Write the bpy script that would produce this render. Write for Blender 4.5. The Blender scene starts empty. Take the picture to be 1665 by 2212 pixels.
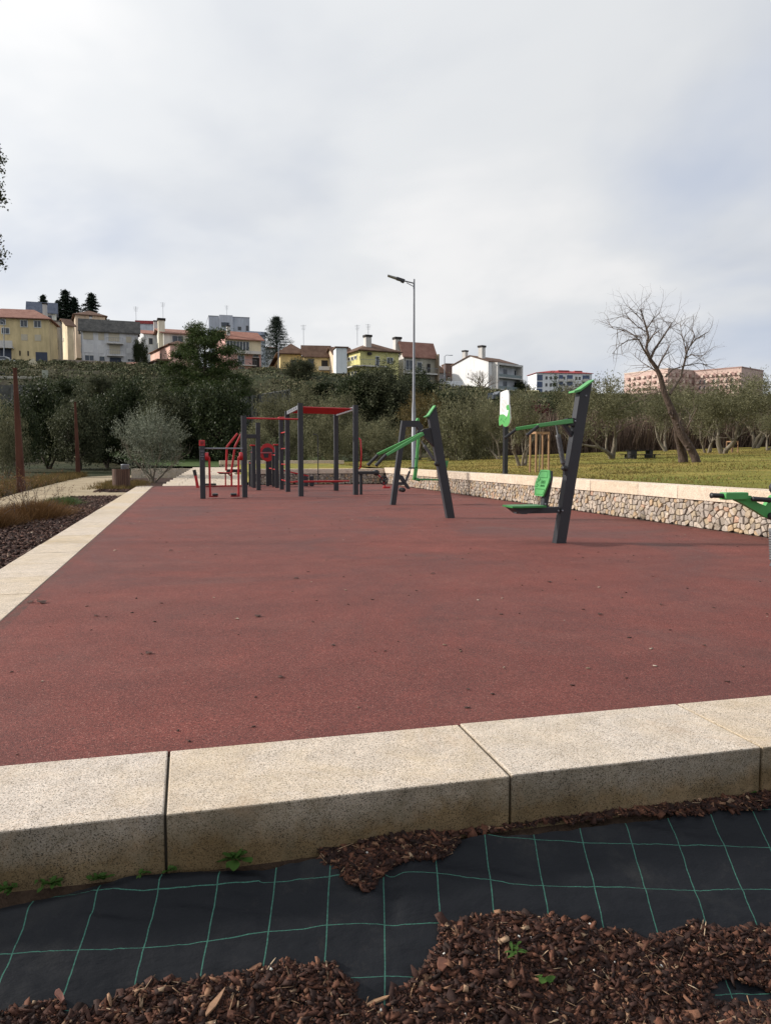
import bpy, bmesh, math, random
import numpy as np
from mathutils import Vector, Matrix, noise
R = math.radians
S = bpy.context.scene
COL = S.collection
# ------------------------------------------------------------------ camera, sky, sun, exposure
CAMZ, YAW, PITCH, FPX = 1.15, R(14.4), R(-4.2), 1659.0
cam_d = bpy.data.cameras.new('camera')
cam_d.sensor_fit = 'VERTICAL'; cam_d.sensor_height = 24.0
cam_d.lens = 24.0 * FPX / 2212.0
cam_d.clip_start = 0.05; cam_d.clip_end = 6000
cam = bpy.data.objects.new('camera', cam_d); COL.objects.link(cam)
cam.location = (0, 0, CAMZ); cam.rotation_euler = (R(90) + PITCH, 0, -YAW)
S.camera = cam
SUN_EL = R(27); SUN_CAM_ANGLE = R(84)           # sun stands to the left of the view, slightly beyond
az = -YAW + SUN_CAM_ANGLE                        # counter-clockwise from +Y
sun_dir = Vector((-math.sin(az) * math.cos(SUN_EL), math.cos(az) * math.cos(SUN_EL), math.sin(SUN_EL)))
world = bpy.data.worlds.new('World'); S.world = world; world.use_nodes = True
def build_world():
    nt = world.node_tree; N = nt.nodes; L = nt.links; N.clear()
    out = N.new('ShaderNodeOutputWorld'); bg = N.new('ShaderNodeBackground')
    L.new(bg.outputs[0], out.inputs[0]); bg.inputs['Strength'].default_value = 0.10
    sky = N.new('ShaderNodeTexSky'); sky.sky_type = 'NISHITA'; sky.sun_disc = False
    sky.sun_elevation = SUN_EL; sky.sun_rotation = -az
    sky.air_density = 1.0; sky.dust_density = 2.0
    tc = N.new('ShaderNodeTexCoord')
    sep = N.new('ShaderNodeSeparateXYZ'); L.new(tc.outputs['Generated'], sep.inputs[0])
    def math_(op, a, b=None):
        m = N.new('ShaderNodeMath'); m.operation = op
        for i, v in enumerate((a, b)):
            if v is None: continue
            if isinstance(v, (int, float)): m.inputs[i].default_value = v
            else: L.new(v, m.inputs[i])
        return m.outputs[0]
    zz = math_('ADD', math_('MAXIMUM', sep.outputs[2], 0.0), 0.22)
    cx = math_('DIVIDE', sep.outputs[0], zz); cy = math_('DIVIDE', sep.outputs[1], zz)
    cmb = N.new('ShaderNodeCombineXYZ'); L.new(cx, cmb.inputs[0]); L.new(cy, cmb.inputs[1])
    def nz(scale, det, rough, off, dist=0.0):
        mp = N.new('ShaderNodeMapping'); mp.inputs['Location'].default_value = off
        mp.inputs['Rotation'].default_value = (0, 0, R(25)); mp.inputs['Scale'].default_value = (1.0, 0.8, 1)
        L.new(cmb.outputs[0], mp.inputs[0])
        n = N.new('ShaderNodeTexNoise'); n.inputs['Scale'].default_value = scale
        n.inputs['Detail'].default_value = det; n.inputs['Roughness'].default_value = rough
        n.inputs['Distortion'].default_value = dist
        L.new(mp.outputs[0], n.inputs['Vector']); return n.outputs['Fac']
    def ramp(f, pts):
        r = N.new('ShaderNodeValToRGB'); e = r.color_ramp.elements
        e[0].position, e[0].color = pts[0][0], pts[0][1]; e[1].position, e[1].color = pts[-1][0], pts[-1][1]
        for p, c in pts[1:-1]:
            q = e.new(p); q.color = c
        r.color_ramp.interpolation = 'EASE'; L.new(f, r.inputs[0]); return r.outputs[0]
    g = lambda v: (v, v, v, 1)
    vm = N.new('ShaderNodeVectorMath'); vm.operation = 'DOT_PRODUCT'
    nrm = N.new('ShaderNodeVectorMath'); nrm.operation = 'NORMALIZE'; L.new(tc.outputs['Generated'], nrm.inputs[0])
    L.new(nrm.outputs[0], vm.inputs[0]); vm.inputs[1].default_value = sun_dir
    # the cloud sheet thins away from the sun
    cover = ramp(math_('ADD', nz(1.15, 5, 0.48, (3.1, 1.7, 0), 0.2), math_('MULTIPLY', vm.outputs['Value'], 0.22)), [(0.26, g(0.35)), (0.54, g(1.0))])
    tone = ramp(nz(1.3, 5, 0.5, (7.3, 2.2, 0), 0.2),
                [(0.32, (7.2, 7.5, 8.0, 1)), (0.50, (8.3, 8.5, 8.75, 1)), (0.66, (9.5, 9.5, 9.55, 1))])
    # clouds are brighter round the veiled sun
    gl = math_('POWER', math_('MULTIPLY', math_('ADD', vm.outputs['Value'], 1.0), 0.5), 3.0)
    gl = math_('ADD', math_('MULTIPLY', gl, 0.42), 0.86)
    vs = N.new('ShaderNodeVectorMath'); vs.operation = 'SCALE'; L.new(tone, vs.inputs[0]); L.new(gl, vs.inputs['Scale'])
    skym = N.new('ShaderNodeMixRGB'); skym.blend_type = 'MIX'; skym.inputs[0].default_value = 0.75
    L.new(sky.outputs[0], skym.inputs[1]); skym.inputs[2].default_value = (5.2, 6.0, 7.9, 1)
    mx = N.new('ShaderNodeMixRGB'); L.new(cover, mx.inputs[0]); L.new(skym.outputs[0], mx.inputs[1]); L.new(vs.outputs[0], mx.inputs[2])
    L.new(mx.outputs[0], bg.inputs['Color'])
build_world()
sun_l = bpy.data.lights.new('sun', 'SUN'); sun_l.energy = 5.0; sun_l.angle = R(3.0); sun_l.color = (1.0, 0.93, 0.85)
sun = bpy.data.objects.new('sun', sun_l); COL.objects.link(sun)
sun.rotation_euler = sun_dir.to_track_quat('Z', 'Y').to_euler(); sun.location = (-30, 10, 40)
S.view_settings.view_transform = 'Standard'; S.view_settings.look = 'None'
S.view_settings.gamma = 1.0; S.view_settings.use_curve_mapping = False
S.view_settings.exposure = 0.0
S.cycles.max_bounces = 6; S.cycles.diffuse_bounces = 3; S.cycles.transparent_max_bounces = 8

# ------------------------------------------------------------------ view geometry used to survey far things
CF = Vector((math.sin(YAW), math.cos(YAW))); CR = Vector((math.cos(YAW), -math.sin(YAW)))
def ray(px, py):
    x = px - 832.5; y = py - 1106.0; c, s = math.cos(-PITCH), math.sin(-PITCH)
    down = y * c + FPX * s; f = FPX * c - y * s
    return x / f, -down / f
def site(px, py, D):
    """a surveyed point: bearing and height as seen from the viewpoint, D metres ahead"""
    a, b = ray(px, py)
    v = CR * (a * D) + CF * D
    return Vector((v.x, v.y, CAMZ + b * D))
def cp(xr, D, z=0.0):
    v = CR * xr + CF * D
    return Vector((v.x, v.y, z))

# ------------------------------------------------------------------ node helpers / materials
class NB:
    def __init__(s, name):
        s.m = bpy.data.materials.new(name); s.m.use_nodes = True
        s.N = s.m.node_tree.nodes; s.L = s.m.node_tree.links
        s.b = s.N['Principled BSDF']; s.out = s.N['Material Output']
        s.geo = s.N.new('ShaderNodeNewGeometry'); s.pos = s.geo.outputs['Position']
    def put(s, inp, v):
        if hasattr(v, 'links') or hasattr(v, 'is_linked'): s.L.new(v, inp)
        else: inp.default_value = v
    def noise(s, scale, det=4, rough=.6, vec=None, dist=0, sc=None):
        n = s.N.new('ShaderNodeTexNoise'); n.inputs['Scale'].default_value = scale
        n.inputs['Detail'].default_value = det; n.inputs['Roughness'].default_value = rough
        n.inputs['Distortion'].default_value = dist
        v = vec if vec is not None else s.pos
        if sc:
            mp = s.N.new('ShaderNodeMapping'); mp.inputs['Scale'].default_value = sc; s.L.new(v, mp.inputs[0]); v = mp.outputs[0]
        s.L.new(v, n.inputs['Vector']); return n.outputs['Fac']
    def voro(s, scale, feat='F1', out='Distance', vec=None, sc=None):
        n = s.N.new('ShaderNodeTexVoronoi'); n.feature = feat; n.inputs['Scale'].default_value = scale
        v = vec if vec is not None else s.pos
        if sc:
            mp = s.N.new('ShaderNodeMapping'); mp.inputs['Scale'].default_value = sc; s.L.new(v, mp.inputs[0]); v = mp.outputs[0]
        s.L.new(v, n.inputs['Vector']); return n.outputs[out]
    def math(s, op, a, b=0.0, clamp=False):
        m = s.N.new('ShaderNodeMath'); m.operation = op; m.use_clamp = clamp
        s.put(m.inputs[0], a); s.put(m.inputs[1], b); return m.outputs[0]
    def ramp(s, f, pts, interp='LINEAR'):
        r = s.N.new('ShaderNodeValToRGB'); e = r.color_ramp.elements; r.color_ramp.interpolation = interp
        P = [(p, (c, c, c, 1) if isinstance(c, (int, float)) else (*c[:3], 1)) for p, c in pts]
        e[0].position, e[0].color = P[0]; e[1].position, e[1].color = P[-1]
        for p, c in P[1:-1]:
            q = e.new(p); q.color = c
        s.L.new(f, r.inputs[0]); return r.outputs[0]
    def mix(s, f, a, b, mode='MIX'):
        m = s.N.new('ShaderNodeMixRGB'); m.blend_type = mode
        for i, v in enumerate((f, a, b)):
            if isinstance(v, tuple): v = (*v[:3], 1)
            s.put(m.inputs[i], v)
        return m.outputs[0]
    def bump(s, h, strength=.4, dist=.01, prev=None):
        b = s.N.new('ShaderNodeBump'); b.inputs['Strength'].default_value = strength; b.inputs['Distance'].default_value = dist
        s.put(b.inputs['Height'], h)
        if prev is not None: s.L.new(prev, b.inputs['Normal'])
        return b.outputs[0]
    def fin(s, col, rough=.8, metal=0.0, nrm=None, spec=None):
        s.put(s.b.inputs['Base Color'], (*col, 1) if isinstance(col, tuple) and len(col) == 3 else col)
        s.put(s.b.inputs['Roughness'], rough); s.put(s.b.inputs['Metallic'], metal)
        if nrm is not None: s.L.new(nrm, s.b.inputs['Normal'])
        if spec is not None: s.b.inputs['Specular IOR Level'].default_value = spec
        return s.m

def mul(c, k): return tuple(x * k for x in c[:3])
def plain(name, c, rough=.6, metal=0.0, var=.18, scale=3.0, bump=0.0, bs=40, spec=None):
    """painted / moulded surface: base colour with slight uneven wear"""
    n = NB(name)
    f = n.noise(scale, 5, .6)
    col = n.ramp(f, [(.3, mul(c, 1 - var)), (.7, mul(c, 1 + var))])
    nr = n.bump(n.noise(bs, 3), bump, .01) if bump else None
    return n.fin(col, rough, metal, nr, spec)

def m_rubber():
    n = NB('rubber_granules')
    v = n.voro(210, out='Color'); sp = n.N.new('ShaderNodeSeparateColor'); n.L.new(v, sp.inputs[0])
    gran = n.ramp(sp.outputs[0], [(0, (.042, .012, .010)), (.2, (.112, .028, .021)), (.75, (.172, .043, .032)), (.93, (.222, .064, .050)), (1, (.30, .14, .11))], 'LINEAR')
    big = n.noise(.42, 7, .66, dist=.9, sc=(1, .8, 1))
    mid = n.noise(3.2, 5, .65)
    t = n.ramp(big, [(.30, .66), (.42, .84), (.50, .97), (.60, 1.06), (.68, 1.22)])
    t2 = n.ramp(mid, [(.3, .86), (.7, 1.10)])
    c = n.mix(1.0, gran, t, 'MULTIPLY'); c = n.mix(1.0, c, t2, 'MULTIPLY')
    dust = n.math('MULTIPLY', n.ramp(n.noise(1.1, 6, .7), [(.5, 0.0), (.72, 1.0)]), .07)
    c = n.mix(dust, c, (.28, .19, .15))
    ln = n.noise(.9, 4, .6, sc=(.16, 1.6, 1)); c = n.mix(1.0, c, n.ramp(ln, [(.40, .90), (.6, 1.03)]), 'MULTIPLY')
    sep = n.N.new('ShaderNodeSeparateXYZ'); n.L.new(n.pos, sep.inputs[0])
    ed = n.math('MULTIPLY', n.math('ADD', n.math('LESS_THAN', sep.outputs[0], -1.20), n.math('GREATER_THAN', sep.outputs[0], 7.72)), n.ramp(n.noise(6, 5, .7), [(.40, 0.0), (.65, .7)])); c = n.mix(ed, c, (.055, .035, .026))
    ro = n.ramp(big, [(.33, .62), (.6, .88)])
    b = n.bump(n.voro(210), .55, .004)
    return n.fin(c, ro, 0, b, .35)
def m_granite(name='granite', tint=(1, 1, 1), stain=.5, dirt_shade=.12):
    n = NB(name)
    fl = n.voro(330, out='Color'); sp = n.N.new('ShaderNodeSeparateColor'); n.L.new(fl, sp.inputs[0])
    g = n.ramp(sp.outputs[0], [(0, (.075, .065, .055)), (.12, (.17, .15, .12)), (.25, (.45, .405, .345)), (.7, (.58, .525, .455)), (.92, (.66, .615, .55)), (1, (.56, .43, .32))])
    g = n.mix(1.0, g, (tint[0] * 1.06, tint[1] * 1.02, tint[2] * 1.0, 1), 'MULTIPLY')
    st = n.ramp(n.noise(2.6, 6, .68, dist=.6), [(.42, 0.0), (.68, 1.0)])
    g = n.mix(n.math('MULTIPLY', st, stain), g, (.50, .38, .22))
    gr = n.ramp(n.noise(7, 5, .7), [(.35, .84), (.65, 1.05)])
    g = n.mix(1.0, g, gr, 'MULTIPLY')
    # dirt and painted-in shade darken upright faces; moss towards the soil
    nz = n.N.new('ShaderNodeSeparateXYZ'); n.L.new(n.geo.outputs['Normal'], nz.inputs[0])
    side = n.math('SUBTRACT', 1.0, n.math('ABSOLUTE', nz.outputs[2]), True)
    d = n.ramp(n.noise(3.1, 6, .7), [(.33, .55), (.62, .95)])
    g = n.mix(n.math('MULTIPLY', n.math('MULTIPLY', side, d), dirt_shade), g, n.mix(1.0, g, (.34, .325, .28, 1), 'MULTIPLY'))
    pz = n.N.new('ShaderNodeSeparateXYZ'); n.L.new(n.pos, pz.inputs[0])
    zl = n.math('ADD', n.math('MULTIPLY', pz.outputs[2], 5.0), n.math('MULTIPLY', n.noise(4.5, 6, .75), 1.3))
    if dirt_shade > .5: g = n.mix(n.math('MULTIPLY', side, n.ramp(zl, [(.0, .9), (.42, .0)])), g, n.mix(1.0, g, (.62, .50, .30), 'MULTIPLY')); tp = n.ramp(n.noise(1.7, 7, .75, dist=1.2), [(.56, 0.0), (.70, .35)]); g = n.mix(tp, g, (.40, .27, .16)); sp2 = n.ramp(n.noise(19, 5, .8), [(.66, 0.0), (.74, .5)]); g = n.mix(sp2, g, (.17, .14, .10))
    low = n.math('MULTIPLY', n.ramp(n.math('ADD', pz.outputs[2], n.math('MULTIPLY', n.noise(5, 4), .07)), [(-.18, 1.0), (-.06, 0.0)]) if dirt_shade > .5 else side, n.ramp(n.noise(9, 5, .7), [(.50, 0.0), (.72, .45 if dirt_shade > .5 else .2)]))
    g = n.mix(low, g, (.12, .095, .05))
    b = n.bump(sp.outputs[1], .25, .002); b = n.bump(n.noise(60, 4), .25, .004, b)
    return n.fin(g, .78, 0, b, .4)
def m_leaf(name, a, b_, rough=.55, trans=.25):
    n = NB(name)
    ri = n.geo.outputs['Random Per Island']
    c = n.ramp(ri, [(0, a), (.55, tuple((x + y) / 2 for x, y in zip(a, b_))), (1, b_)])
    big = n.ramp(n.noise(.9, 3), [(.3, .7), (.7, 1.2)])
    c = n.mix(1.0, c, big, 'MULTIPLY')
    m = n.fin(c, rough, 0, None, .12)
    tr = n.N.new('ShaderNodeBsdfTranslucent'); n.L.new(c, tr.inputs[0])
    ms = n.N.new('ShaderNodeMixShader'); ms.inputs[0].default_value = trans
    n.L.new(n.b.outputs[0], ms.inputs[1]); n.L.new(tr.outputs[0], ms.inputs[2]); n.L.new(ms.outputs[0], n.out.inputs[0])
    return m
def m_island(name, pts, rough=.85, bumps=120):
    n = NB(name)
    c = n.ramp(n.geo.outputs['Random Per Island'], pts)
    f = n.ramp(n.noise(bumps, 4, .7), [(.3, .6), (.7, 1.25)])
    c = n.mix(1.0, c, f, 'MULTIPLY')
    return n.fin(c, rough, 0, n.bump(n.noise(bumps * 1.5, 4), .5, .004), .3)
def m_bark(name, a, b_, sc=6):
    n = NB(name)
    f = n.noise(sc, 6, .7, sc=(1, 1, .35), dist=.5)
    c = n.ramp(f, [(.3, a), (.7, b_)])
    return n.fin(c, .95, 0, n.bump(n.noise(sc * 4, 5, .7, sc=(1, 1, .3)), .8, .03), .2)
def m_plaster(name, c, dirt_shade=.35):
    n = NB(name)
    st = n.ramp(n.noise(.55, 6, .65, sc=(1, 1, .45)), [(.35, 1 - dirt_shade), (.62, 1.03)])
    g = n.mix(1.0, (*c, 1), st, 'MULTIPLY')
    s2 = n.ramp(n.noise(1.6, 5, .7, sc=(1, 1, .12)), [(.35, .86), (.6, 1.04)])
    g = n.mix(1.0, g, s2, 'MULTIPLY')
    return n.fin(g, .9, 0, n.bump(n.noise(6, 4), .2, .02), .2)
def m_tiles(name, a, b_):
    n = NB(name)
    f = n.noise(1.1, 6, .7); f2 = n.noise(6, 4, .7)
    c = n.ramp(f, [(.32, a), (.68, b_)]); c = n.mix(1.0, c, n.ramp(f2, [(.3, .75), (.7, 1.15)]), 'MULTIPLY')
    return n.fin(c, .9, 0, n.bump(f2, .5, .05), .2)
def m_ground(name, pts, scale, fine=14, rough=.95, bs=.5, bd=.03):
    n = NB(name)
    f = n.noise(scale, 7, .68, dist=.4); f2 = n.noise(fine, 6, .75)
    c = n.ramp(f, pts); c = n.mix(1.0, c, n.ramp(f2, [(.28, .55), (.72, 1.3)]), 'MULTIPLY')
    return n.fin(c, rough, 0, n.bump(f2, bs, bd), .2)
def m_wood(name, a, b_, sc=(8, 8, .8)):
    n = NB(name)
    f = n.noise(4, 5, .65, sc=sc, dist=.6)
    return n.fin(n.ramp(f, [(.3, a), (.7, b_)]), .7, 0, n.bump(f, .25, .005), .3)

# ------------------------------------------------------------------ mesh helpers
def unit(v):
    v = Vector(v); return v.normalized() if v.length > 1e-9 else Vector((0, 0, 1))
class MB:
    def __init__(s, M4=None): s.v = []; s.f = []; s.sm = []; s.mi = []; s.M = M4
    def add(s, vs, fs, smooth=False, mi=0):
        o = len(s.v)
        s.v += [tuple(s.M @ Vector(p)) if s.M is not None else tuple(p) for p in vs]
        s.f += [tuple(i + o for i in f) for f in fs]; s.sm += [smooth] * len(fs); s.mi += [mi] * len(fs); return s
    def box(s, a, b, mi=0):
        (x0, y0, z0), (x1, y1, z1) = a, b
        return s.add([(x0, y0, z0), (x1, y0, z0), (x1, y1, z0), (x0, y1, z0), (x0, y0, z1), (x1, y0, z1), (x1, y1, z1), (x0, y1, z1)],
                     [(0, 3, 2, 1), (4, 5, 6, 7), (0, 1, 5, 4), (1, 2, 6, 5), (2, 3, 7, 6), (3, 0, 4, 7)], mi=mi)
    def cbox(s, a, b, c=.01):
        """box with chamfered edges"""
        bm = bmesh.new(); lo, hi = Vector(a), Vector(b)
        bmesh.ops.create_cube(bm, size=1.0)
        for v in bm.verts:
            v.co = Vector([lo[i] + (hi[i] - lo[i]) * (v.co[i] + .5) for i in range(3)])
        bmesh.ops.bevel(bm, geom=list(bm.edges), offset=c, segments=2, affect='EDGES', profile=.5)
        s.add([v.co[:] for v in bm.verts], [[v.index for v in f.verts] for f in bm.faces]) if bm.verts.index_update() is None else 0
        bm.free(); return s
    def beam(s, p0, p1, w, h, up=(0, 0, 1), w1=None, h1=None):
        """rectangular bar from p0 to p1; w across, h along 'up'"""
        p0, p1 = Vector(p0), Vector(p1); d = unit(p1 - p0); up = Vector(up)
        x = unit(d.cross(up)); y = unit(x.cross(d)); w1 = w if w1 is None else w1; h1 = h if h1 is None else h1
        vs = []
        for p, a, b in ((p0, w, h), (p1, w1, h1)):
            for i, j in ((-1, -1), (1, -1), (1, 1), (-1, 1)): vs.append(p + x * (i * a / 2) + y * (j * b / 2))
        return s.add(vs, [(0, 1, 2, 3), (7, 6, 5, 4), (0, 4, 5, 1), (1, 5, 6, 2), (2, 6, 7, 3), (3, 7, 4, 0)])
    def tube(s, pts, rad, n=10, cap=True, smooth=True):
        pts = [Vector(p) for p in pts]; k = len(pts)
        if isinstance(rad, (int, float)): rad = [rad] * k
        ref = None; vs = []
        for i in range(k):
            d = unit(pts[min(i + 1, k - 1)] - pts[max(i - 1, 0)])
            if ref is None: ref = Vector((0, 0, 1)) if abs(d.z) < .9 else Vector((1, 0, 0))
            x = unit(ref - d * ref.dot(d)); ref = x; y = d.cross(x)
            for j in range(n):
                a = 2 * math.pi * j / n; vs.append(pts[i] + (x * math.cos(a) + y * math.sin(a)) * rad[i])
        fs = [(i * n + j, i * n + (j + 1) % n, (i + 1) * n + (j + 1) % n, (i + 1) * n + j) for i in range(k - 1) for j in range(n)]
        s.add(vs, fs, smooth)
        if cap: s.add(vs[:n], [tuple(range(n))[::-1]]); s.add(vs[-n:], [tuple(range(n))])
        return s
    def lathe(s, c, prof, n=24, axis=(0, 0, 1)):
        """profile of (radius, height) turned about an axis through c"""
        c = Vector(c); ax = unit(axis); x = unit(ax.cross((0, 1, 0)) if abs(ax.y) < .9 else ax.cross((1, 0, 0))); y = ax.cross(x)
        vs = [c + ax * h + (x * math.cos(2 * math.pi * j / n) + y * math.sin(2 * math.pi * j / n)) * max(r, 1e-4) for r, h in prof for j in range(n)]
        fs = [(i * n + j, i * n + (j + 1) % n, (i + 1) * n + (j + 1) % n, (i + 1) * n + j) for i in range(len(prof) - 1) for j in range(n)]
        s.add(vs, fs, True); return s
    def prism(s, poly, d):
        """flat polygon (3-D points) extruded by vector d"""
        n = len(poly); d = Vector(d); vs = [Vector(p) for p in poly] + [Vector(p) + d for p in poly]
        return s.add(vs, [tuple(range(n))[::-1], tuple(range(n, 2 * n))] + [(i, (i + 1) % n, n + (i + 1) % n, n + i) for i in range(n)])
    def mesh(s, name, mats):
        me = bpy.data.meshes.new(name); me.from_pydata(s.v, [], s.f)
        for m in (mats if isinstance(mats, (list, tuple)) else [mats]): me.materials.append(m)
        me.polygons.foreach_set('use_smooth', s.sm); me.polygons.foreach_set('material_index', s.mi)
        me.update()
        bm = bmesh.new(); bm.from_mesh(me); bmesh.ops.recalc_face_normals(bm, faces=bm.faces); bm.to_mesh(me); bm.free()
        return me
    def build(s, name, mats, parent=None, raw=False, **tags):
        if parent is not None and not raw:
            o = wloc(parent); s.v = [(x - o.x, y - o.y, z - o.z) for x, y, z in s.v]
        return link(name, s.mesh(name, mats), parent, **tags)
def wloc(o):
    v = Vector((0, 0, 0))
    while o is not None: v += o.location; o = o.parent
    return v
def link(name, me, parent=None, loc=None, **tags):
    o = bpy.data.objects.new(name, me); COL.objects.link(o)
    if parent is not None: o.parent = parent
    if loc is not None: o.location = loc
    for k, v in tags.items():
        if v is not None: o[k] = v
    return o
def thing(name, label, cat, loc=(0, 0, 0), group=None, rz=0):
    o = link(name, None, None, loc, label=label, category=cat, group=group); o.rotation_euler.z = rz
    o.empty_display_size = .2
    return o
def numesh(name, V, F, mat, n=4, smooth=False):
    """fast mesh from numpy arrays of n-gons"""
    me = bpy.data.meshes.new(name); V = np.ascontiguousarray(V, dtype=np.float32); F = np.ascontiguousarray(F, dtype=np.int32)
    me.vertices.add(len(V)); me.vertices.foreach_set('co', V.ravel())
    me.loops.add(F.size); me.loops.foreach_set('vertex_index', F.ravel())
    me.polygons.add(len(F)); me.polygons.foreach_set('loop_start', np.arange(0, F.size, n, dtype=np.int32))
    try: me.polygons.foreach_set('loop_total', np.full(len(F), n, dtype=np.int32))
    except Exception: pass
    me.materials.append(mat); me.update(calc_edges=True); me.validate()
    return me
def leaf_quads(rs, C, ln, wd, up=.3, droop=0.0):
    """one diamond leaf per centre, random orientation"""
    n = len(C); a = rs.normal(size=(n, 3)); a[:, 2] += up; a /= np.linalg.norm(a, axis=1)[:, None]
    b = rs.normal(size=(n, 3)); b -= a * (a * b).sum(1)[:, None]; b /= np.linalg.norm(b, axis=1)[:, None]
    l = ln * rs.uniform(.6, 1.3, n)[:, None]; w = wd * rs.uniform(.6, 1.3, n)[:, None]
    V = np.stack([C - a * l / 2, C + b * w / 2, C + a * l / 2, C - b * w / 2], 1).reshape(-1, 3)
    return V, np.arange(4 * n).reshape(-1, 4)
# ------------------------------------------------------------------ the setting: ground, court, kerbs, walls
def sst(a, b, x):
    t = np.clip((x - a) / (b - a), 0, 1); return t * t * (3 - 2 * t)
KB = 2.48                                         # outer face of the near kerb
def slope_z(X, Y): return -.178 + .024 * np.clip(-np.asarray(X) - .1, 0, 1.2) - .55 * np.minimum(KB - Y, .62) - .05 * np.clip(KB - Y - .62, 0, 2.5)
def slope_pt(px, py):
    """point of the planted bank below the near kerb on the bearing (px, py)"""
    a, b = ray(px, py); v = CR * a + CF
    D = (-.178 - .55 * KB - CAMZ) / (b - .55 * v.y)
    return v.x * D, v.y * D
def lawn_z(X, Y): return .60 + .024 * np.maximum(X - 8.0, -1) + .0003 * np.maximum(X - 8.0, 0) * np.maximum(Y, 0)
def hill(X, Y):
    xr = X * CR.x + Y * CR.y; D = X * CF.x + Y * CF.y
    r = np.sqrt(X * X + Y * Y); side = xr / np.maximum(r, 1)
    top = np.interp(side, [-.5, -.305, -.2, -.127, -.05, .04, .1, .16, .46], [16.9, 16.0, 15.0, 14.0, 12.9, 11.6, 11.2, 10.3, 8.6])
    h = top * sst(60, 134, np.where(side > 0, .5 * (r + D), D))
    h = h - 6 * sst(200, 900, r)
    return h
def ground_z(X, Y):
    X = np.asarray(X, float); Y = np.asarray(Y, float)
    g = -.14 + np.where(Y < 3.0, -1.1 * (1 - sst(2.2, 3.0, Y)), 0.0)
    rise = sst(38, 60, Y) * sst(6, 14, X) * 1.0
    far = sst(44, 70, np.hypot(X, Y)) * .35
    return g + rise + far + hill(X, Y)
def build_ground():
    rad = np.concatenate([np.linspace(.3, 20, 40), np.geomspace(20.6, 260, 150), np.geomspace(268, 4500, 40)])
    ang = np.radians(np.arange(0, 360, 1.25)); A, Rr = np.meshgrid(ang, rad)
    X = Rr * np.sin(A); Y = Rr * np.cos(A); Z = ground_z(X, Y)
    rs = np.random.RandomState(3)
    bump = np.array([[noise.fractal(Vector((x * .06, y * .06, 3.3)), 1.0, 2.0, 5) for x, y in zip(rx, ry)] for rx, ry in zip(X, Y)])
    amp = sst(60, 110, Rr) * 1.1 * (1 - .65 * sst(105, 130, Rr))
    Z = Z + bump * amp
    V = np.stack([X, Y, Z], -1).reshape(-1, 3); n = len(ang); k = len(rad)
    V = np.vstack([V, [[0, 0, float(Z[0].mean())]]])
    F = [(i * n + j, (i + 1) * n + j, (i + 1) * n + (j + 1) % n, i * n + (j + 1) % n) for i in range(k - 1) for j in range(n)]
    me = bpy.data.meshes.new('ground'); me.from_pydata(V.tolist(), [], [f[::-1] for f in F] + [(len(V) - 1, (j + 1) % n, j) for j in range(n)])
    me.polygons.foreach_set('use_smooth', [True] * len(me.polygons)); me.update()
    n_ = NB('rough_ground')
    f = n_.noise(.055, 8, .7, dist=.6); f2 = n_.noise(.5, 7, .75); f3 = n_.noise(3.5, 5, .75)
    c = n_.ramp(f, [(.30, (.020, .028, .011)), (.44, (.032, .040, .016)), (.54, (.052, .050, .024)), (.64, (.04, .034, .02)), (.74, (.075, .062, .04))])
    c = n_.mix(1.0, c, n_.ramp(f2, [(.3, .5), (.7, 1.35)]), 'MULTIPLY'); c = n_.mix(1.0, c, n_.ramp(f3, [(.3, .65), (.7, 1.25)]), 'MULTIPLY')
    me.materials.append(n_.fin(c, .95, 0, n_.bump(f3, .7, .15, n_.bump(f2, .6, .6)), .15))
    link('ground', me, kind='structure')
    return
build_ground()
M_RUB = m_rubber(); M_GR = m_granite(); M_GR2 = m_granite('granite_pale', (1.02, 1.0, .96), .55)
MB().box((-1.279, 3.031, -.10), (7.855, 30.30, 0)).build('rubber_court', M_RUB, kind='structure')

# near kerb: long sawn granite blocks, and the same stone along the left side
M_CH = [plain('soil_dark', (.045, .030, .020), .95, bump=.6, bs=60)]
k = thing('granite_kerb', 'long granite kerb crossing the foreground between the red court and the black fabric', 'kerb', (1, 2.75, 0))
xs = [-3.6, -2.47, -1.29, -.09, 1.10, 2.16, 3.30, 4.45, 5.6]
rr = random.Random(5)
for i, (a, b) in enumerate(zip(xs[:-1], xs[1:])):
    dz = rr.uniform(-.002, .002)
    MB().cbox((a + .004, KB + rr.uniform(-.003, .003), -.45), (b - .004, 3.028, .007 + dz), .006).build('kerb_stone', m_granite('granite_block', ((1, .98, .93), (1, .97, .91), (1.0, 1.0, 1.0), (1.02, .95, .84))[i % 4] if i not in (3, 4) else ((1.0, .98, .94) if i == 3 else (1, 1, .99)), .45 if i % 2 else .3, 1.0), k)
MB().box((-3.6, KB + .03, -.45), (5.6, 3.0, -.01)).build('joint_filler', plain('joint_mortar', (.10, .085, .065), .95), k)
k = thing('granite_kerb', 'pale stone kerb running away along the left edge of the red court', 'kerb', (-1.57, 16, 0))
y = 3.034; i = 0
mk = [m_granite('side_block', t, s_) for t, s_ in (((1.05, 1.02, .95), .35), ((1.04, .99, .88), .75), ((1.06, 1.04, 1.0), .25))]
while y < 30.1:
    L_ = rr.uniform(.85, 1.25); e = min(y + L_, 30.3)
    if 30.3 - e < .4: e = 30.3
    MB().cbox((-1.86 + rr.uniform(-.004, .004), y + .006, -.3), (-1.282, e - .006, .006 + rr.uniform(-.0015, .0015)), .005).build('kerb_stone', mk[rr.choice((0, 0, 1, 2))], k)
    y = e; i += 1
MB().box((-1.84, 3.06, -.3), (-1.29, 30.28, -.006)).build('joint_filler', bpy.data.materials['joint_mortar'], k)

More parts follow.
